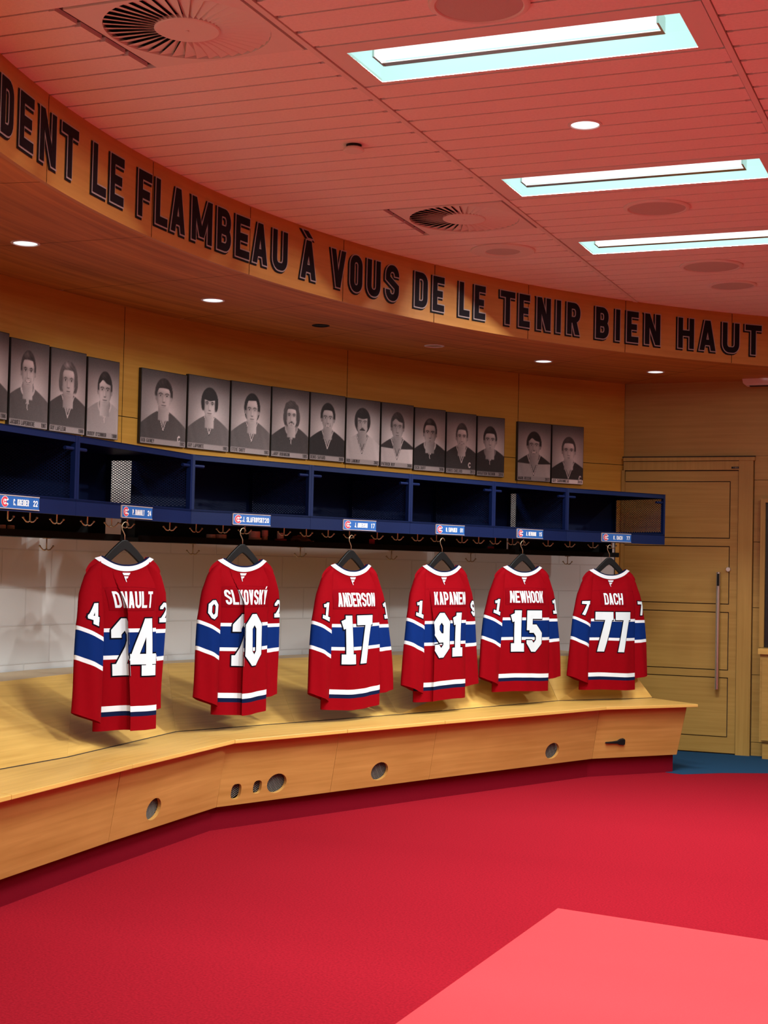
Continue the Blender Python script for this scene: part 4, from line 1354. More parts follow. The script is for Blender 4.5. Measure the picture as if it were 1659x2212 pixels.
# ------------------------------------------------------------------ portraits on the panelling
def sst(a, b, x):
    t = np.clip((x - a) / (b - a), 0, 1)
    return t * t * (3 - 2 * t)
def paint(asp, p, nu=70, nv=112):
    """a black and white studio portrait as an array of reflectances; p holds hair, face and clothing"""
    u, v = np.meshgrid(np.linspace(0, 1, nu), np.linspace(0, 1, nv))
    X = (u - 0.5) * asp; Y = v
    rng = np.random.RandomState(p.get('seed', 1))
    cx, cy = p.get('cx', 0.0), p.get('cy', 0.62)
    fw, fh = p.get('fw', 0.108) * 1.22, p.get('fh', 0.19) * 1.06
    g = 0.30 + 0.42 * np.exp(-(((X - 0.02) / 0.36) ** 2 + ((Y - 0.40) / 0.36) ** 2)) - 0.14 * sst(0.7, 1.0, Y)
    def over(mask, val):
        nonlocal g
        g = g * (1 - mask) + val * mask
    s = 0.006
    E = lambda x, y, a, b: np.sqrt(((X - x) / a) ** 2 + ((Y - y) / b) ** 2)
    # shoulders
    jt = p.get('jersey', 0.22)
    neckb = cy - fh - 0.03
    ysh = p.get('ysh', 0.43) + 0.03 - 0.9 * np.maximum(np.abs(X - cx) - 0.10, 0) ** 1.25 * p.get('slope', 0.8)
    body = sst(-s, s, ysh - Y)
    fold = 0.05 * np.sin(40 * X + 14 * Y) * sst(0.15, 0.35, np.abs(X))
    over(body, jt * (1.0 + fold + 0.35 * (X - 0.1)))
    if p.get('yoke'):
        over(body * sst(-s, s, Y - (p.get('ysh', .43) - 0.145 + 0.05 * np.abs(X))) , p['yoke'])
    # neck
    nk = sst(-s, s, fw * 0.70 - np.abs(X - cx)) * sst(-s, s, cy - 0.06 - Y) * sst(-s, s, Y - 0.2)
    skin = p.get('skin', 0.60) * 1.12
    # collar
    vb = p.get('vb', 0.245)
    if p.get('collar', 'v') == 'v':
        k = 2.3
        vb = vb - 0.015
        ed = (Y - (vb + k * np.abs(X - cx))) / 1.5
        over(body * sst(-0.055, -0.050, ed), p.get('c1', 0.10))
        over(body * sst(-0.043, -0.039, ed), p.get('c2', 0.66))
        over(body * sst(-0.022, -0.018, ed), p.get('c3', 0.10))
        over(sst(0, 0.005, ed) * sst(-s, s, p.get('ysh', .43) + 0.05 - Y) * sst(0.125, 0.115, np.abs(X - cx)), skin * (0.72 + 0.6 * np.clip(Y - vb, 0, .2)))
    else:
        ed = E(cx, cy - fh + 0.03, 0.135, 0.135)
        over(body * sst(1.02, 0.98, ed), p.get('cc', 0.62))
        over(sst(0.80, 0.77, ed), skin * 0.55)
        over(sst(0.007, 0.003, np.abs(X - cx + .004 * np.sin(60 * Y))) * sst(0.19, 0.2, Y) * sst(0.36, 0.35, Y), 0.7)
        over(sst(0.008, 0.004, np.abs(np.abs(X - cx) - 0.012 - .3 * np.abs(Y - .30))) * sst(0.26, 0.27, Y) * sst(0.335, 0.325, Y), 0.66)
    over(nk * sst(0.0, 0.02, Y - (neckb - 0.10)), skin * (0.62 + 0.35 * sst(-fw, fw, (X - cx) * p.get('lit', 1))))
    # hair behind
    hv = p.get('hair', 0.10)
    hs = p.get('style', 'short')
    hw = fw * p.get('hw', 1.10)
    hb = E(cx, cy + 0.035, hw, fh * 1.08)
    if hs == 'curly':
        hb = hb * (1 + 0.05 * np.sin(46 * X) * np.sin(38 * Y))
    low = p.get('hlow', cy - 0.02)
    back = sst(1.03, 0.97, hb) * sst(low - 0.03, low + 0.01, Y)
    if hs in ('long', 'curly'):
        side = sst(1.04, 0.97, E(cx, cy - 0.015, hw * 1.06, fh * 1.05)) * sst(low - 0.03, low + 0.01, Y)
        back = np.maximum(back, side)
    tex = 1 + 0.30 * np.sin(90 * X + 25 * np.sin(9 * Y)) * 0.5 + 0.5 * np.exp(-(((X - cx + .03) / 0.05) ** 2 + ((Y - cy - fh) / 0.04) ** 2)) * p.get('shine', 0.6)
    over(back, hv * tex)
    # ears
    if hs not in ('long', 'curly', 'bowl'):
        for sgn in (1, -1):
            over(sst(1.05, 0.9, E(cx + sgn * fw * 1.01, cy - 0.015, 0.020, 0.038)), skin * (0.7 if sgn > 0 else 0.62))
    # face
    fe = E(cx, cy, fw, fh)
    jaw = 1 + 0.10 * sst(0, -fh, Y - cy)
    fm = sst(1.02, 0.96, np.sqrt(((X - cx) * jaw / fw) ** 2 + ((Y - cy) / fh) ** 2))
    lit = p.get('lit', 1)
    xn = (X - cx) / fw; yn = (Y - cy) / fh
    sh = skin * (0.90 + 0.16 * np.tanh(1.2 * xn * lit) - 0.30 * sst(0.55, 1.05, np.abs(xn)) + 0.10 * np.exp(-((yn - 0.55) / 0.25) ** 2) - 0.12 * sst(-0.5, -1.0, yn))
    over(fm, sh)
    # hairline over the forehead
    hl = p.get('hline', 0.52)
    if hs == 'bowl':
        line = hl - 0.05 * np.cos(3 * xn)
    elif hs == 'part':
        line = hl + 0.22 * np.exp(-((xn + 0.35) / 0.35) ** 2) - 0.12 * np.abs(xn)
    elif hs == 'recede':
        line = hl + 0.22 + 0.05 * xn - 0.55 * sst(0.55, 1.0, np.abs(xn))
    else:
        line = hl + 0.10 * (1 - xn ** 2) - 0.35 * sst(0.6, 1.0, np.abs(xn))
    fr = sst(-0.04, 0.04, yn - line) * sst(1.06, 0.98, hb)
    over(fr, hv * tex)
    if hs in ('short', 'recede', 'part'):
        over(sst(0.80, 0.94, np.abs(xn)) * sst(-0.05, 0.1, yn) * sst(1.06, 0.98, hb), hv * 1.2)
    else:
        over(sst(0.74, 0.90, np.abs(xn)) * sst(-0.45, -0.2, yn) * sst(1.06, 0.98, hb), hv * 1.1)
    # eye sockets, brows, eyes
    for sgn in (1, -1):
        ex, ey = cx + sgn * fw * 0.42, cy + fh * 0.08
        over(0.38 * np.exp(-(((X - ex) / (fw * .34)) ** 2 + ((Y - ey - .012) / (fh * .14)) ** 2)), 0.10)
        over(0.85 * sst(1.1, 0.8, np.sqrt(((X - ex) / (fw * .30)) ** 2 + ((Y - ey - fh * .17 + 0.25 * np.abs(X - ex)) / (fh * .040)) ** 2)), hv * 0.9)
        over(0.75 * sst(1.15, 0.8, E(ex, ey, fw * .21, fh * .048)), 0.62)
        over(0.95 * sst(1.15, 0.75, E(ex, ey, fw * .085, fh * .052)), 0.05)
        over(0.8 * sst(1.2, 0.8, np.sqrt(((X - ex) / (fw * .24)) ** 2 + ((Y - ey - fh * .045) / (fh * .018)) ** 2)), 0.08)
    # nose
    over(0.30 * np.exp(-(((X - cx + lit * fw * .15) / (fw * .09)) ** 2)) * sst(-0.42, -0.30, yn) * sst(0.10, -0.05, yn), skin * 0.45)
    over(0.25 * np.exp(-(((X - cx - lit * fw * .03) / (fw * .07)) ** 2)) * sst(-0.38, -0.30, yn) * sst(0.15, 0.0, yn), skin * 1.25)
    over(0.60 * sst(1.2, 0.7, E(cx, cy - fh * .36, fw * .21, fh * .040)), 0.13)
    # moustache / beard
    if p.get('mo'):
        over(0.92 * sst(1.12, 0.85, np.sqrt(((X - cx) / (fw * .48)) ** 2 + ((Y - cy + fh * .47 + 0.5 * (X - cx) ** 2 / fw * 1.3) / (fh * .075)) ** 2)), hv * 1.1)
    if p.get('beard'):
        over(0.75 * fm * sst(-0.36, -0.52, yn + 0.25 * (1 - np.abs(xn))), hv * 1.25)
    # mouth
    my = cy - fh * 0.56
    if p.get('smile'):
        cur = my + 0.10 * (np.abs(X - cx) / fw) ** 2 * fh * 2.2
        over(0.9 * sst(1.1, 0.85, np.sqrt(((X - cx) / (fw * .44)) ** 2 + ((Y - cur) / (fh * .060)) ** 2)), 0.16)
        over(0.95 * sst(1.1, 0.8, np.sqrt(((X - cx) / (fw * .37)) ** 2 + ((Y - cur - fh * .008) / (fh * .036)) ** 2)), 0.78)
        for sgn in (1, -1):
            over(0.22 * sst(1.4, 0.4, np.abs((X - cx - sgn * fw * (.40 + .22 * (-yn - .3))) / (fw * .07))) * sst(-0.7, -0.55, yn) * sst(-0.25, -0.38, yn), 0.12)
    else:
        over(0.8 * sst(1.1, 0.8, E(cx, my, fw * .36, fh * .020)), 0.12)
        over(0.35 * sst(1.1, 0.7, E(cx, my - fh * .045, fw * .27, fh * .030)), 0.26)
    over(0.28 * np.exp(-(((X - cx) / (fw * .30)) ** 2 + ((Y - my + fh * .15) / (fh * .035)) ** 2)), 0.2)
    # captain's letter
    if p.get('C'):
        lx, ly = asp * 0.5 - p.get('cxr', 0.10), p.get('cyl', 0.135)
        rr = E(lx, ly, 0.030, 0.046)
        over(sst(1.05, 0.95, rr) * sst(0.50, 0.60, rr) * (1 - (X > lx + 0.006) * (np.abs(Y - ly) < 0.018)), 0.72)
    # caption strip
    over(sst(p.get('cap', 0.072) + 0.002, p.get('cap', 0.072) - 0.002, Y), p.get('capv', 0.46))
    g = np.clip(g + rng.normal(0, 0.008, g.shape), 0.02, 0.9)
    g = np.clip(g, 0, 1) ** 1.7 * 1.35
    rgb = np.stack([g * 1.08 + 0.006, g * 0.85 + 0.003, g * 0.85 + 0.005, np.ones_like(g)], -1)
    return rgb

GAP = 1.4
PORTS = [
    # (left px x, right px x), (top-left y, bottom-left y), caption, year, label, parameters
    ((-66, 18.5), (700, 895), '', '1986', 'portrait cut off by the photo edge, only a grey shoulder showing', dict(seed=1, jersey=.2, cx=-.02)),
    ((20.5, 105.5), (727, 917), 'JACQUES LAPERRIERE', '1987', 'portrait of a smiling man with slicked hair and a laced white collar over grey', dict(seed=2, collar='lace', smile=1, jersey=.24, hair=.13, cx=-.03, cy=.64, shine=2.0, fw=.100, hline=.62)),
    ((107.5, 185.5), (748, 930), 'GUY LAFLEUR', '1988', 'portrait of a fair man with ear-length swept hair in a dark V-neck', dict(seed=3, style='long', hair=.22, jersey=.20, cx=.0, cy=.62, hline=.62, fw=.108, hw=1.26, c1=.2, c3=.2, shine=2.2, hlow=.5)),
    ((187.5, 257), (769, 942), "BUDDY O'CONNOR", '1988', 'portrait of a man with wavy dark hair and a pale laced jersey', dict(seed=4, style='part', collar='lace', jersey=.50, hair=.08, cx=.03, cy=.60, fw=.105, lit=-1, cc=.6, shine=1.5)),
    ((303.5, 403), (793, 956), 'BOB GAINEY', '1992', 'first portrait of the long row, square-jawed man with a captain letter at the corner', dict(seed=5, jersey=.20, hair=.10, cx=-.01, cy=.655, fw=.125, fh=.19, C=1, cxr=.135, cyl=.10, vb=.26, hline=.50, hw=1.15)),
    ((405, 496), (807, 967), 'GUY LAPOINTE', '1993', 'portrait of a man with a dark bowl fringe and a grey V-neck', dict(seed=6, style='bowl', jersey=.26, hair=.05, cx=.01, cy=.615, fw=.105, fh=.185, hline=.36, hw=1.32, hlow=.55, vb=.28)),
    ((498, 584.5), (821, 976), 'STEVE SHUTT', '1993', 'portrait of a man with a high forehead and side hair, in a grey V-neck', dict(seed=7, style='recede', jersey=.26, hair=.05, cx=.02, cy=.61, fw=.108, fh=.19, hw=1.22, hlow=.5, vb=.24)),
    ((586, 667.5), (834, 985), 'LARRY ROBINSON', '1995', 'portrait of a grinning man with curly hair, a moustache and collar laces', dict(seed=8, style='curly', collar='lace', jersey=.15, hair=.17, cx=.02, cy=.60, fw=.098, fh=.175, hw=1.36, hlow=.47, mo=1, smile=1, cc=.5)),
    ((669, 745.5), (846, 992), 'DENIS SAVARD', '2000', 'portrait of a dark curly man smiling broadly in a black V-neck', dict(seed=9, hair=.05, style='short', jersey=.08, smile=1, cx=.0, cy=.63, fw=.105, fh=.18, hw=1.2, hline=.6, vb=.24, c1=.08, c3=.08, skin=.5)),
    ((747, 821), (858, 1000), 'ROD LANGWAY', '2002', 'portrait of a man with thick hair and a heavy moustache in a white jersey', dict(seed=10, style='bowl', hair=.07, jersey=.58, mo=1, cx=-.02, cy=.63, fw=.105, fh=.18, hline=.42, hw=1.3, hlow=.5, c1=.1, c2=.6, c3=.1, vb=.24, skin=.48)),
    ((822.5, 893), (868, 1007), 'PATRICK ROY', '2006', 'portrait of a man with a dark shouldered white jersey and a deep V-neck', dict(seed=11, style='part', hair=.12, jersey=.62, yoke=.10, cx=.0, cy=.62, fw=.105, fh=.19, hline=.55, hw=1.16, vb=.20, skin=.46)),
    ((894.5, 962), (879, 1015), 'DICK DUFF', '2006', 'portrait of a man with a light quiff and laced pale collar on black', dict(seed=12, collar='lace', hair=.07, jersey=.07, cx=.0, cy=.60, fw=.110, fh=.185, shine=3.5, hline=.62, cc=.55, skin=.5, lit=-1)),
    ((963.5, 1028.5), (889, 1021), 'CHRIS CHELIOS', '2013', 'portrait of a short haired smiling man with a large white captain letter', dict(seed=13, hair=.13, jersey=.12, cx=.01, cy=.60, fw=.098, fh=.18, smile=1, C=1, cxr=.13, cyl=.15, hline=.6, vb=.24)),
    ((1030, 1090), (898, 1027), 'ROGATIEN VACHON', '2016', 'last portrait of the long row, dark haired man with a small laced collar', dict(seed=14, collar='lace', hair=.05, jersey=.10, cx=-.02, cy=.60, fw=.112, fh=.185, hline=.55, shine=2.0, cc=.35, skin=.54)),
    ((1117.5, 1190), (910, 1037), 'MARK RECCHI', '2017', 'portrait left of the last pair, laughing man in a white jersey with dark shoulders', dict(seed=15, style='part', hair=.05, jersey=.52, yoke=.09, cx=-.01, cy=.60, fw=.112, fh=.19, smile=1, hline=.50, hw=1.2, vb=.17, skin=.5)),
    ((1191.5, 1260.5), (917, 1043), 'GUY CARBONNEAU', '2019', 'portrait right of the last pair, with the brightest caption strip', dict(seed=16, hair=.13, jersey=.10, cx=.02, cy=.56, fw=.115, fh=.19, hline=.62, vb=.15, C=1, cxr=.06, cyl=.10, capv=.85, ysh=.36)),
]
for (x0, x1), (yt, yb), cap, year, lab, prm in PORTS:
    RW = WR - 0.035
    a = at_arc(x0, (yt + yb) / 2, WC, RW); b = at_arc(x1, (yt + yb) / 2, WC, RW)
    z1 = at_arc(x0, yt, WC, RW).z; z0 = at_arc(x0 - 3, yb, WC, RW).z
    d = Vector((b.x - a.x, b.y - a.y, 0)); w = d.length; h = z1 - z0
    T = thing('framed_portrait', lab, 'portrait', (a.x, a.y, z0), math.atan2(d.y, d.x), 'black and white portraits on the panelling')
    mb = MB(); mb.box((0.001, 0.0005, 0), (w - 0.001, 0.022, h)); mb.build('board', M['pframe'], T)
    rgb = paint(w / h, prm)
    nv, nu = rgb.shape[:2]
    me = bpy.data.meshes.new('photo_print')
    mrg = 0.004
    us = np.linspace(mrg * 1.6, w - mrg, nu); vs = np.linspace(mrg * .6, h - mrg, nv)
    UU, VV = np.meshgrid(us, vs)
    co = np.stack([UU, np.full_like(UU, -0.0005), VV], -1).reshape(-1, 3)
    idx = np.arange(nu * nv).reshape(nv, nu)
    fs = np.stack([idx[:-1, :-1], idx[:-1, 1:], idx[1:, 1:], idx[1:, :-1]], -1).reshape(-1, 4)
    me.from_pydata(co.tolist(), [], fs.tolist())
    ca = me.color_attributes.new('print', 'FLOAT_COLOR', 'POINT')
    ca.data.foreach_set('color', rgb.reshape(-1).astype(np.float32))
    me.materials.append(M['print']); me.update()
    pr_ = bpy.data.objects.new('photo_print', me); COL.objects.link(pr_); pr_.parent = T
    mb = MB()
    hh = 0.050 * h
    tw = min(w * 0.62, len(cap) * hh * 0.50)
    for p in (text_polys(cap, tw, hh, hh * 0.16, x0=0.012, y0=0.011 * h + 0.003) if cap else []):
        mb.face([(x, -0.0012, z) for x, z in p])
    if cap: mb.build('name_lettering', M['captxt'], pr_, recalc=False)
    mb = MB()
    for p in text_polys(year, 4 * hh * 0.46, hh, hh * 0.16, x0=w - 0.012 - 4 * hh * 0.46, y0=0.011 * h + 0.003):
        mb.face([(x, -0.0012, z) for x, z in p])
    mb.build('year_lettering', M['captxt'], pr_, recalc=False)

# ------------------------------------------------------------------ jerseys on hangers
def S1(a, b, x):
    t = min(1.0, max(0.0, (x - a) / (b - a)))
    return t * t * (3 - 2 * t)
ZU = -0.36
NKX, NKZ = 0.14, -0.078
def make_jersey(T, num, name, hw, pleat, seed, ldig, rdig, nwid, xoff=0.0, lsl=(0.0, 0.0), rsl=(0.0, 0.0), ripple=1.0, nameoff=0.0, lean=0.0):
    rng = random.Random(seed)
    ph1, ph2, ph3 = rng.random() * 6, rng.random() * 6, rng.random() * 6
    def Wd(z): return hw * (1.0 + 0.03 * S1(-0.3, -0.9, z))
    def zt(x):
        ax = abs(x)
        if ax < NKX: return NKZ - 0.046 * (1 - (ax / NKX) ** 2)
        t = (ax - NKX) / (hw - NKX)
        return NKZ - 0.038 * t - 0.030 * t ** 4
    def ztf(x):
        ax = abs(x)
        if ax < NKX: return NKZ - 0.13 * (1 - (ax / NKX) ** 2)
        return zt(x)
    def fold(x, z):
        """fabric x -> hanging x, and how far a layer stands forward"""
        if not pleat: return x, 0.0
        x0, hid0, step, zs, ze = pleat
        s = S1(zs, ze, z)
        hid = hid0 * s
        if hid < 1e-4: return x, 0.0
        if x < x0: return x + hid / 2, 0.0
        if x < x0 + hid:
            q = (x - x0) / hid
            ov = hid * 0.22
            return x0 + hid / 2 + ov * (2 * q if q < .5 else 2 * (1 - q)), step * s * S1(0.35, 1.0, q)
        return x - hid / 2, step * s * (1 - 0.6 * S1(x0 + hid, hw, x))
    def back(x, z, off=0.0, sgn=-1.0):
        a = max(-1.0, min(1.0, x / Wd(z)))
        top = zt(x) if sgn < 0 else ztf(x)
        dep = 0.058 * S1(-0.02, 0.22, top - z)
        at0 = S1(0.0, 0.08, top - z)
        if abs(x) > NKX: dep *= at0 ** 0.5
        dep = max(dep, 0.015 * (1 - S1(0.11, 0.20, abs(x))))
        k = math.sqrt(max(0.0, 1 - a * a))
        X, st = fold(x, z)
        g = S1(-0.2, -0.85, z) * ripple
        rip = (0.007 * math.sin(20 * x + ph1 + 2 * z) + 0.004 * math.sin(41 * x + ph2)) * g * k + 0.004 * math.sin(13 * x + 9 * z + ph3) * k * at0
        y = sgn * (dep * k + rip) - st * (1 if sgn < 0 else 0.2)
        zz = z + 0.006 * g * math.sin(9 * x + ph2)
        X = X + lean * S1(-0.1, -0.9, z)
        X = X * (1.0 + 0.02 * math.sin(6 * z + ph1) * g)
        return Vector((X, y + (off * sgn if sgn < 0 else 0), zz))
    levels = [(-0.36, 0), (-0.39, 0), (-0.42, 1), (-0.438, 2), (-0.475, 2), (-0.512, 2), (-0.549, 1), (-0.568, 0), (-0.61, 0), (-0.65, 0), (-0.69, 0), (-0.73, 0), (-0.76, 0), (-0.788, 1), (-0.815, 3), (-0.837, 0), (-0.862, 0), (-0.880, 0), (-0.894, 0), (-0.904, None)]
    xs = list(np.linspace(-1, 1, 57))
    mb = MB()
    def sheet(sgn):
        cols = [hw * x for x in xs]
        if pleat and sgn < 0:
            x0, hid0 = pleat[0], pleat[1]
            cols = sorted(set([round(c, 4) for c in cols] + [round(x0 + hid0 * q, 4) for q in np.linspace(-0.03, 1.03, 26)]))
            cols = [c for c in cols if -hw <= c <= hw]
        nu_ = 11
        rows = []
        for r in range(nu_):
            rows.append(([(c, (zt(c) if sgn < 0 else ztf(c)) + (ZU - (zt(c) if sgn < 0 else ztf(c))) * r / nu_) for c in cols], 0))
        for z, m in levels:
            rows.append(([(c * Wd(z) / hw, z) for c in cols], m))
        vs, fs, ms = [], [], []
        n = len(cols)
        for pts_, m in rows:
            vs += [back(x, z, 0, sgn) for x, z in pts_]
        for r in range(len(rows) - 1):
            for k in range(n - 1):
                fs.append((r * n + k, r * n + k + 1, (r + 1) * n + k + 1, (r + 1) * n + k)); ms.append(rows[r][1])
        mb.mesh(vs, fs, ms)
    sheet(-1.0); sheet(1.0)
    mb.build('body', [M['jred'], M['jwhite'], M['jblue'], M['jnavy']], T, smooth=True, recalc=False)
    # sleeves
    lev = [(-0.118, 0), (-0.15, 0), (-0.19, 0), (-0.24, 0), (-0.29, 0), (-0.34, 0), (-0.39, 0), (-0.43, 1), (-0.449, 2), (-0.49, 2), (-0.53, 2), (-0.565, 1), (-0.586, 0), (-0.64, 0), (-0.70, 0), (-0.76, 0), (-0.80, 0), (-0.814, 0), (-0.828, None)]
    def sl_frame(side, z, adj):
        pz = [-0.118, -0.15, -0.25, -0.43, -0.60, -0.83]
        px_ = [hw - 0.055, hw - 0.045, hw - 0.015, hw + 0.022, hw + 0.035, hw + 0.045]
        ph_ = [0.030, 0.050, 0.066, 0.076, 0.082, 0.088]
        for i in range(len(pz) - 1):
            if z >= pz[i + 1] or i == len(pz) - 2:
                t = min(1, max(0, (pz[i] - z) / (pz[i] - pz[i + 1])))
                x = px_[i] + (px_[i + 1] - px_[i]) * t; hwid = ph_[i] + (ph_[i + 1] - ph_[i]) * t
                break
        y = adj[1] * S1(-0.12, -0.45, z)
        return side * (x + adj[0] * S1(-0.15, -0.8, z)), y, hwid
    def sl_pt(side, z, ac, off, adj, front=True):
        """point of the sleeve; ac = across in half widths (-1..1), camera side when front"""
        x, y, hwid = sl_frame(side, z, adj)
        th = 0.020 + 0.014 * S1(-0.12, -0.3, z)
        a = max(-1, min(1, ac))
        tilt = -0.55 * S1(-0.34, -0.12, z) * hwid * a * side
        fo = 0.006 * math.sin(5 * a + 7 * z + ph1 + side) * S1(-0.2, -0.7, z)
        yy = (th * math.sqrt(1 - a * a)) * (-1 if front else 1) + fo + (-off if front else off)
        zz = z + tilt - (0.030 * a * S1(-0.28, -0.44, z) if side < 0 else -0.010 * a * S1(-0.4, -0.8, z))
        return Vector((x + a * hwid, y + yy, zz))
    for side, adj, dig in ((-1, lsl, ldig), (1, rsl, rdig)):
        mb = MB(); n = 32
        vs, fs, ms = [], [], []
        for z, m in lev:
            for k in range(n):
                an = 2 * math.pi * k / n
                vs.append(sl_pt(side, z, math.cos(an), 0, adj, math.sin(an) < 0))
        for r in range(len(lev) - 1):
            for k in range(n):
                fs.append((r * n + k, r * n + (k + 1) % n, (r + 1) * n + (k + 1) % n, (r + 1) * n + k)); ms.append(lev[r][1])
        fs.append(tuple(range(n))); ms.append(0)
        mb.mesh(vs, fs, ms)
        slv = mb.build('sleeve', [M['jred'], M['jwhite'], M['jblue']], T, smooth=True)
        if dig:
            mb = MB()
            dw, dh, dt = (0.066, 0.098, 0.021)
            cxs = -0.1 if side < 0 else 0.55
            for off, e, mi in ((0.0015, 0.006, 1), (0.003, 0.0, 0)):
                for p in split_long(glyph(dig, dw, dh, dt, e, True), 0.010):
                    q = []
                    for x, z in p:
                        zz = -0.397 + z
                        _, _, hwid = sl_frame(side, zz, adj)
                        q.append(sl_pt(side, zz, cxs + (x - dw / 2) / hwid, off, adj))
                    mb.face(q, mi)
            mb.build('sleeve_number', [M['twill'], M['twilledge']], slv, recalc=False)
    # collar
    mb = MB(); n = 36
    for k in range(n):
        u0, u1 = -1 + 2 * k / n, -1 + 2 * (k + 1) / n
        def cp(u, f):
            xi, zi = NKX * u, NKZ - 0.046 * (1 - u * u) + 0.006 * (1 - abs(u))
            xo, zo = 0.182 * u, NKZ - 0.012 - 0.060 * (1 - u * u)
            x, z = xi + (xo - xi) * f, zi + (zo - zi) * f
            b_ = back(x, min(z, zt(x) - 0.0005), 0.003)
            return Vector((b_.x, b_.y, z))
        mb.face([cp(u0, 0), cp(u1, 0), cp(u1, .24), cp(u0, .24)], 1)
        mb.face([cp(u0, .24), cp(u1, .24), cp(u1, 1), cp(u0, 1)], 0)
        ci = lambda u: cp(u, 0) + Vector((0, 0.016, -0.004))
        mb.face([cp(u0, 0), cp(u1, 0), ci(u1), ci(u0)], 1)
    mb.build('collar', [M['jwhite'], M['jnavy']], T, smooth=True, recalc=False)
    # maker's pennant under the collar
    mb = MB()
    for poly in ([(-.024, .018), (.026, .018), (.018, .006), (-.016, .006)], [(-.013, .001), (.015, .001), (.009, -.009), (-.004, -.009)], [(-.013, .001), (-.004, .001), (.002, -.026), (-.001, -.026)]):
        mb.face([back(x, -0.175 + z, 0.0035) for x, z in poly])
    mb.build('pennant_mark', M['twill'], T, recalc=False)
    # yoke seam, name bar and name
    mb = MB()
    for k in range(40):
        x0, x1 = -hw * .96 + 2 * hw * .96 * k / 40, -hw * .96 + 2 * hw * .96 * (k + 1) / 40
        z_ = lambda x: -0.222 - 0.012 * (x / hw) ** 2
        mb.face([back(x0, z_(x0), .0012), back(x1, z_(x1), .0012), back(x1, z_(x1) - .003, .0012), back(x0, z_(x0) - .003, .0012)])
    mb.build('yoke_seam', M['namebar'], T, recalc=False)
    mb = MB()
    bw = nwid / 2 + 0.03
    for p in split_long([[(-bw + nameoff, -0.335), (bw + nameoff, -0.335), (bw + nameoff, -0.236), (-bw + nameoff, -0.236)]], 0.015):
        mb.face([back(x, z, 0.0018) for x, z in p])
    nb = mb.build('name_bar', M['namebar'], T, recalc=False)
    mb = MB()
    for p in split_long(text_polys(name, nwid, 0.078, 0.0128, gap=0.12, x0=-nwid / 2 + nameoff, y0=-0.323), 0.012):
        mb.face([back(x, z, 0.0035) for x, z in p])
    mb.build('name_lettering', M['twill'], nb, recalc=False)
    # number
    mb = MB()
    dh, dt = 0.272, 0.055
    wd = [0.195 if c == '4' else (0.118 if c == '1' else 0.148) for c in num]
    gp = 0.022
    tot = sum(wd) + gp * (len(num) - 1)
    x = -tot / 2 + xoff
    for c, w_ in zip(num, wd):
        mb = MB()
        for off, e, mi in ((0.0022, 0.0065, 1), (0.0042, 0.0, 0)):
            for p in split_long(glyph(c, w_, dh, dt if c != '4' else 0.050, e, True), 0.012):
                mb.face([back(x + a, -0.645 + b, off) for a, b in p], mi)
        x += w_ + gp
        mb.build('numeral', [M['twill'], M['twilledge']], T, recalc=False)
    return T

def make_hanger(T):
    topc = [(0, 0.0), (.016, -.002), (.034, -.013), (.080, -.049), (.114, -.080), (.134, -.108), (.145, -.135), (.145, -.150)]
    botc = [(.136, -.158), (.118, -.140), (.094, -.112), (.058, -.084), (.024, -.060), (0, -.048)]
    out = [(x, z) for x, z in topc] + botc + [(-x, z) for x, z in botc[-2::-1]] + [(-x, z) for x, z in topc[:0:-1]]
    mb = MB(); mb.prism(out, -0.004, 0.009, ax='y')
    o = mb.build('shoulder_bar', M['hanger'], T)
    bv = o.modifiers.new('round', 'BEVEL'); bv.width = 0.004; bv.segments = 3
    mb = MB()
    pth = [(0, 0, -0.01), (0, 0, 0.022), (-0.008, 0, 0.036), (-0.018, 0, 0.050), (-0.020, 0, 0.066), (-0.012, 0, 0.080), (0.002, 0, 0.086), (0.016, 0, 0.080), (0.022, 0, 0.068)]
    mb.tube(pth, 0.0024, 8)
    mb.build('wire_hook', M['bronze'], T, smooth=True)

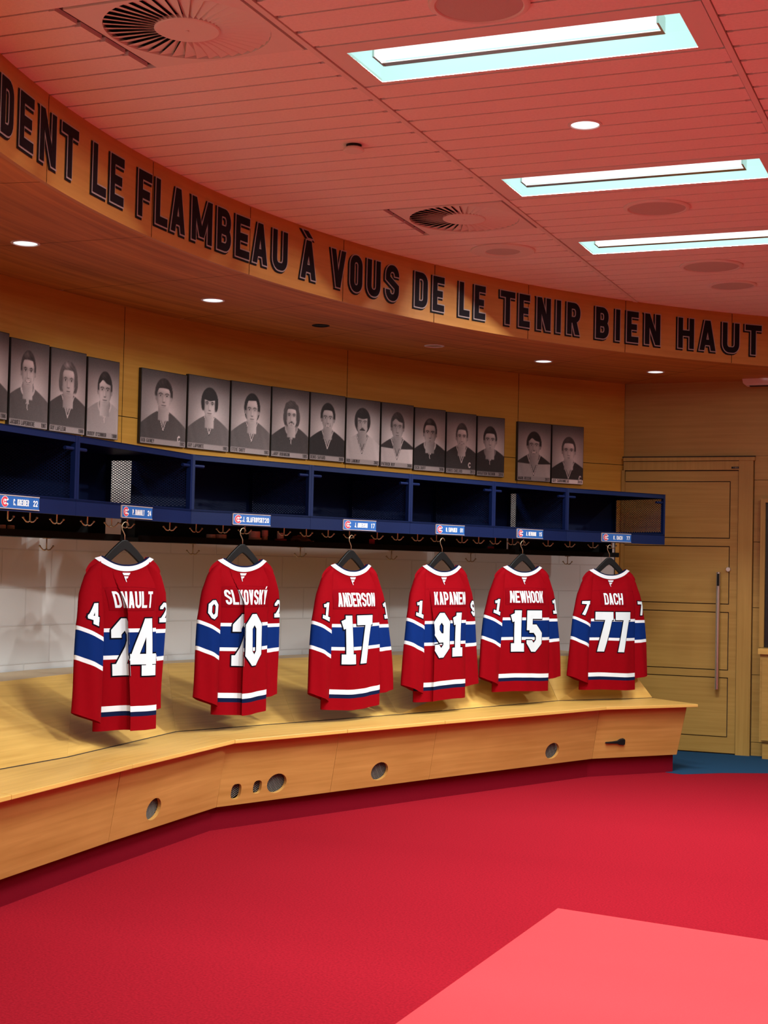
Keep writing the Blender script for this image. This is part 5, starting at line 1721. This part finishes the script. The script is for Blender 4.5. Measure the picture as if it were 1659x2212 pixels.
JJ = [ # locker, hanger top px, hem px y, name, number, body half width, view angle deg, pleat, left digit, right digit, name width, options
    (1, (269.5, 1166), 1573, 'DANAULT', '24', 0.230, 40, (-0.085, 0.088, 0.020, -0.12, -0.38), '4', '2', 0.30, dict(xoff=0.024, lsl=(-0.025, -0.06), rsl=(-0.085, 0.03), nameoff=0.02, lean=0.03)),
    (2, (524, 1175), 1537, 'SLAFKOVSKÝ', '20', 0.245, 44, (-0.108, 0.112, 0.020, -0.10, -0.34), '0', '2', 0.40, dict(xoff=0.003, lsl=(-0.02, -0.03), rsl=(-0.06, 0.03))),
    (3, (758.5, 1188), 1526, 'ANDERSON', '17', 0.250, 50, None, '1', '1', 0.33, dict(xoff=-0.005, ripple=1.2, lean=0.025, lsl=(-0.015, -0.02), rsl=(0.035, 0.01))),
    (4, (955, 1192), 1508, 'KAPANEN', '91', 0.246, 49, (-0.155, 0.045, 0.012, -0.2, -0.5), '1', '9', 0.30, dict(lsl=(-0.008, -0.03), rsl=(0.012, 0.02), xoff=0.026, nameoff=0.035)),
    (5, (1129, 1196), 1490, 'NEWHOOK', '15', 0.254, 45, None, '1', '1', 0.31, dict(xoff=-0.008, lsl=(0.01, -0.02), rsl=(0.008, 0.02))),
    (6, (1316.5, 1204), 1487, 'DACH', '77', 0.238, 41, None, '7', '7', 0.17, dict(lsl=(0.008, -0.03), rsl=(0.012, 0.02), xoff=0.0)),
]
JL = {'24': 'red hockey jersey with a deep fold hiding the first digit beside a large white 4', '20': 'red hockey jersey with a folded back showing a large white 0, longest name',
      '17': 'red hockey jersey numbered 17 with white block numerals', '91': 'red hockey jersey numbered 91 with white block numerals',
      '15': 'red hockey jersey numbered 15 with white block numerals', '77': 'red hockey jersey numbered 77, hanging beside the door'}
for li, (hx_, hy_), hem, name, num, hw, ps, pleat, ld, rd, nw, opt in JJ:
    P, t, nY, w, rz = LFR[li]
    q = at_plane(hx_, hy_, P + nY * (0.005 if num != '77' else -0.045), -nY)
    d = (q - CAMP).dot(FWD)
    sc = (hem - hy_) * d / FPX / 0.900
    beta = math.atan((hx_ - CX) / FPX)
    yaw = TH + math.radians(ps) - beta
    T = thing('hockey_jersey', JL[num], 'jersey', q, yaw, 'red hockey jerseys on hangers')
    T.scale = (sc, sc, sc)
    make_jersey(T, num, name, hw, pleat, li * 7 + 3, ld, rd, nw, **opt)
    T2 = thing('coat_hanger', 'black hanger holding the red jersey numbered %s' % num, 'hanger', q, yaw, 'black coat hangers')
    T2.scale = (sc, sc, sc)
    make_hanger(T2)
    print('jersey', num, 'd %.2f scale %.3f' % (d, sc))
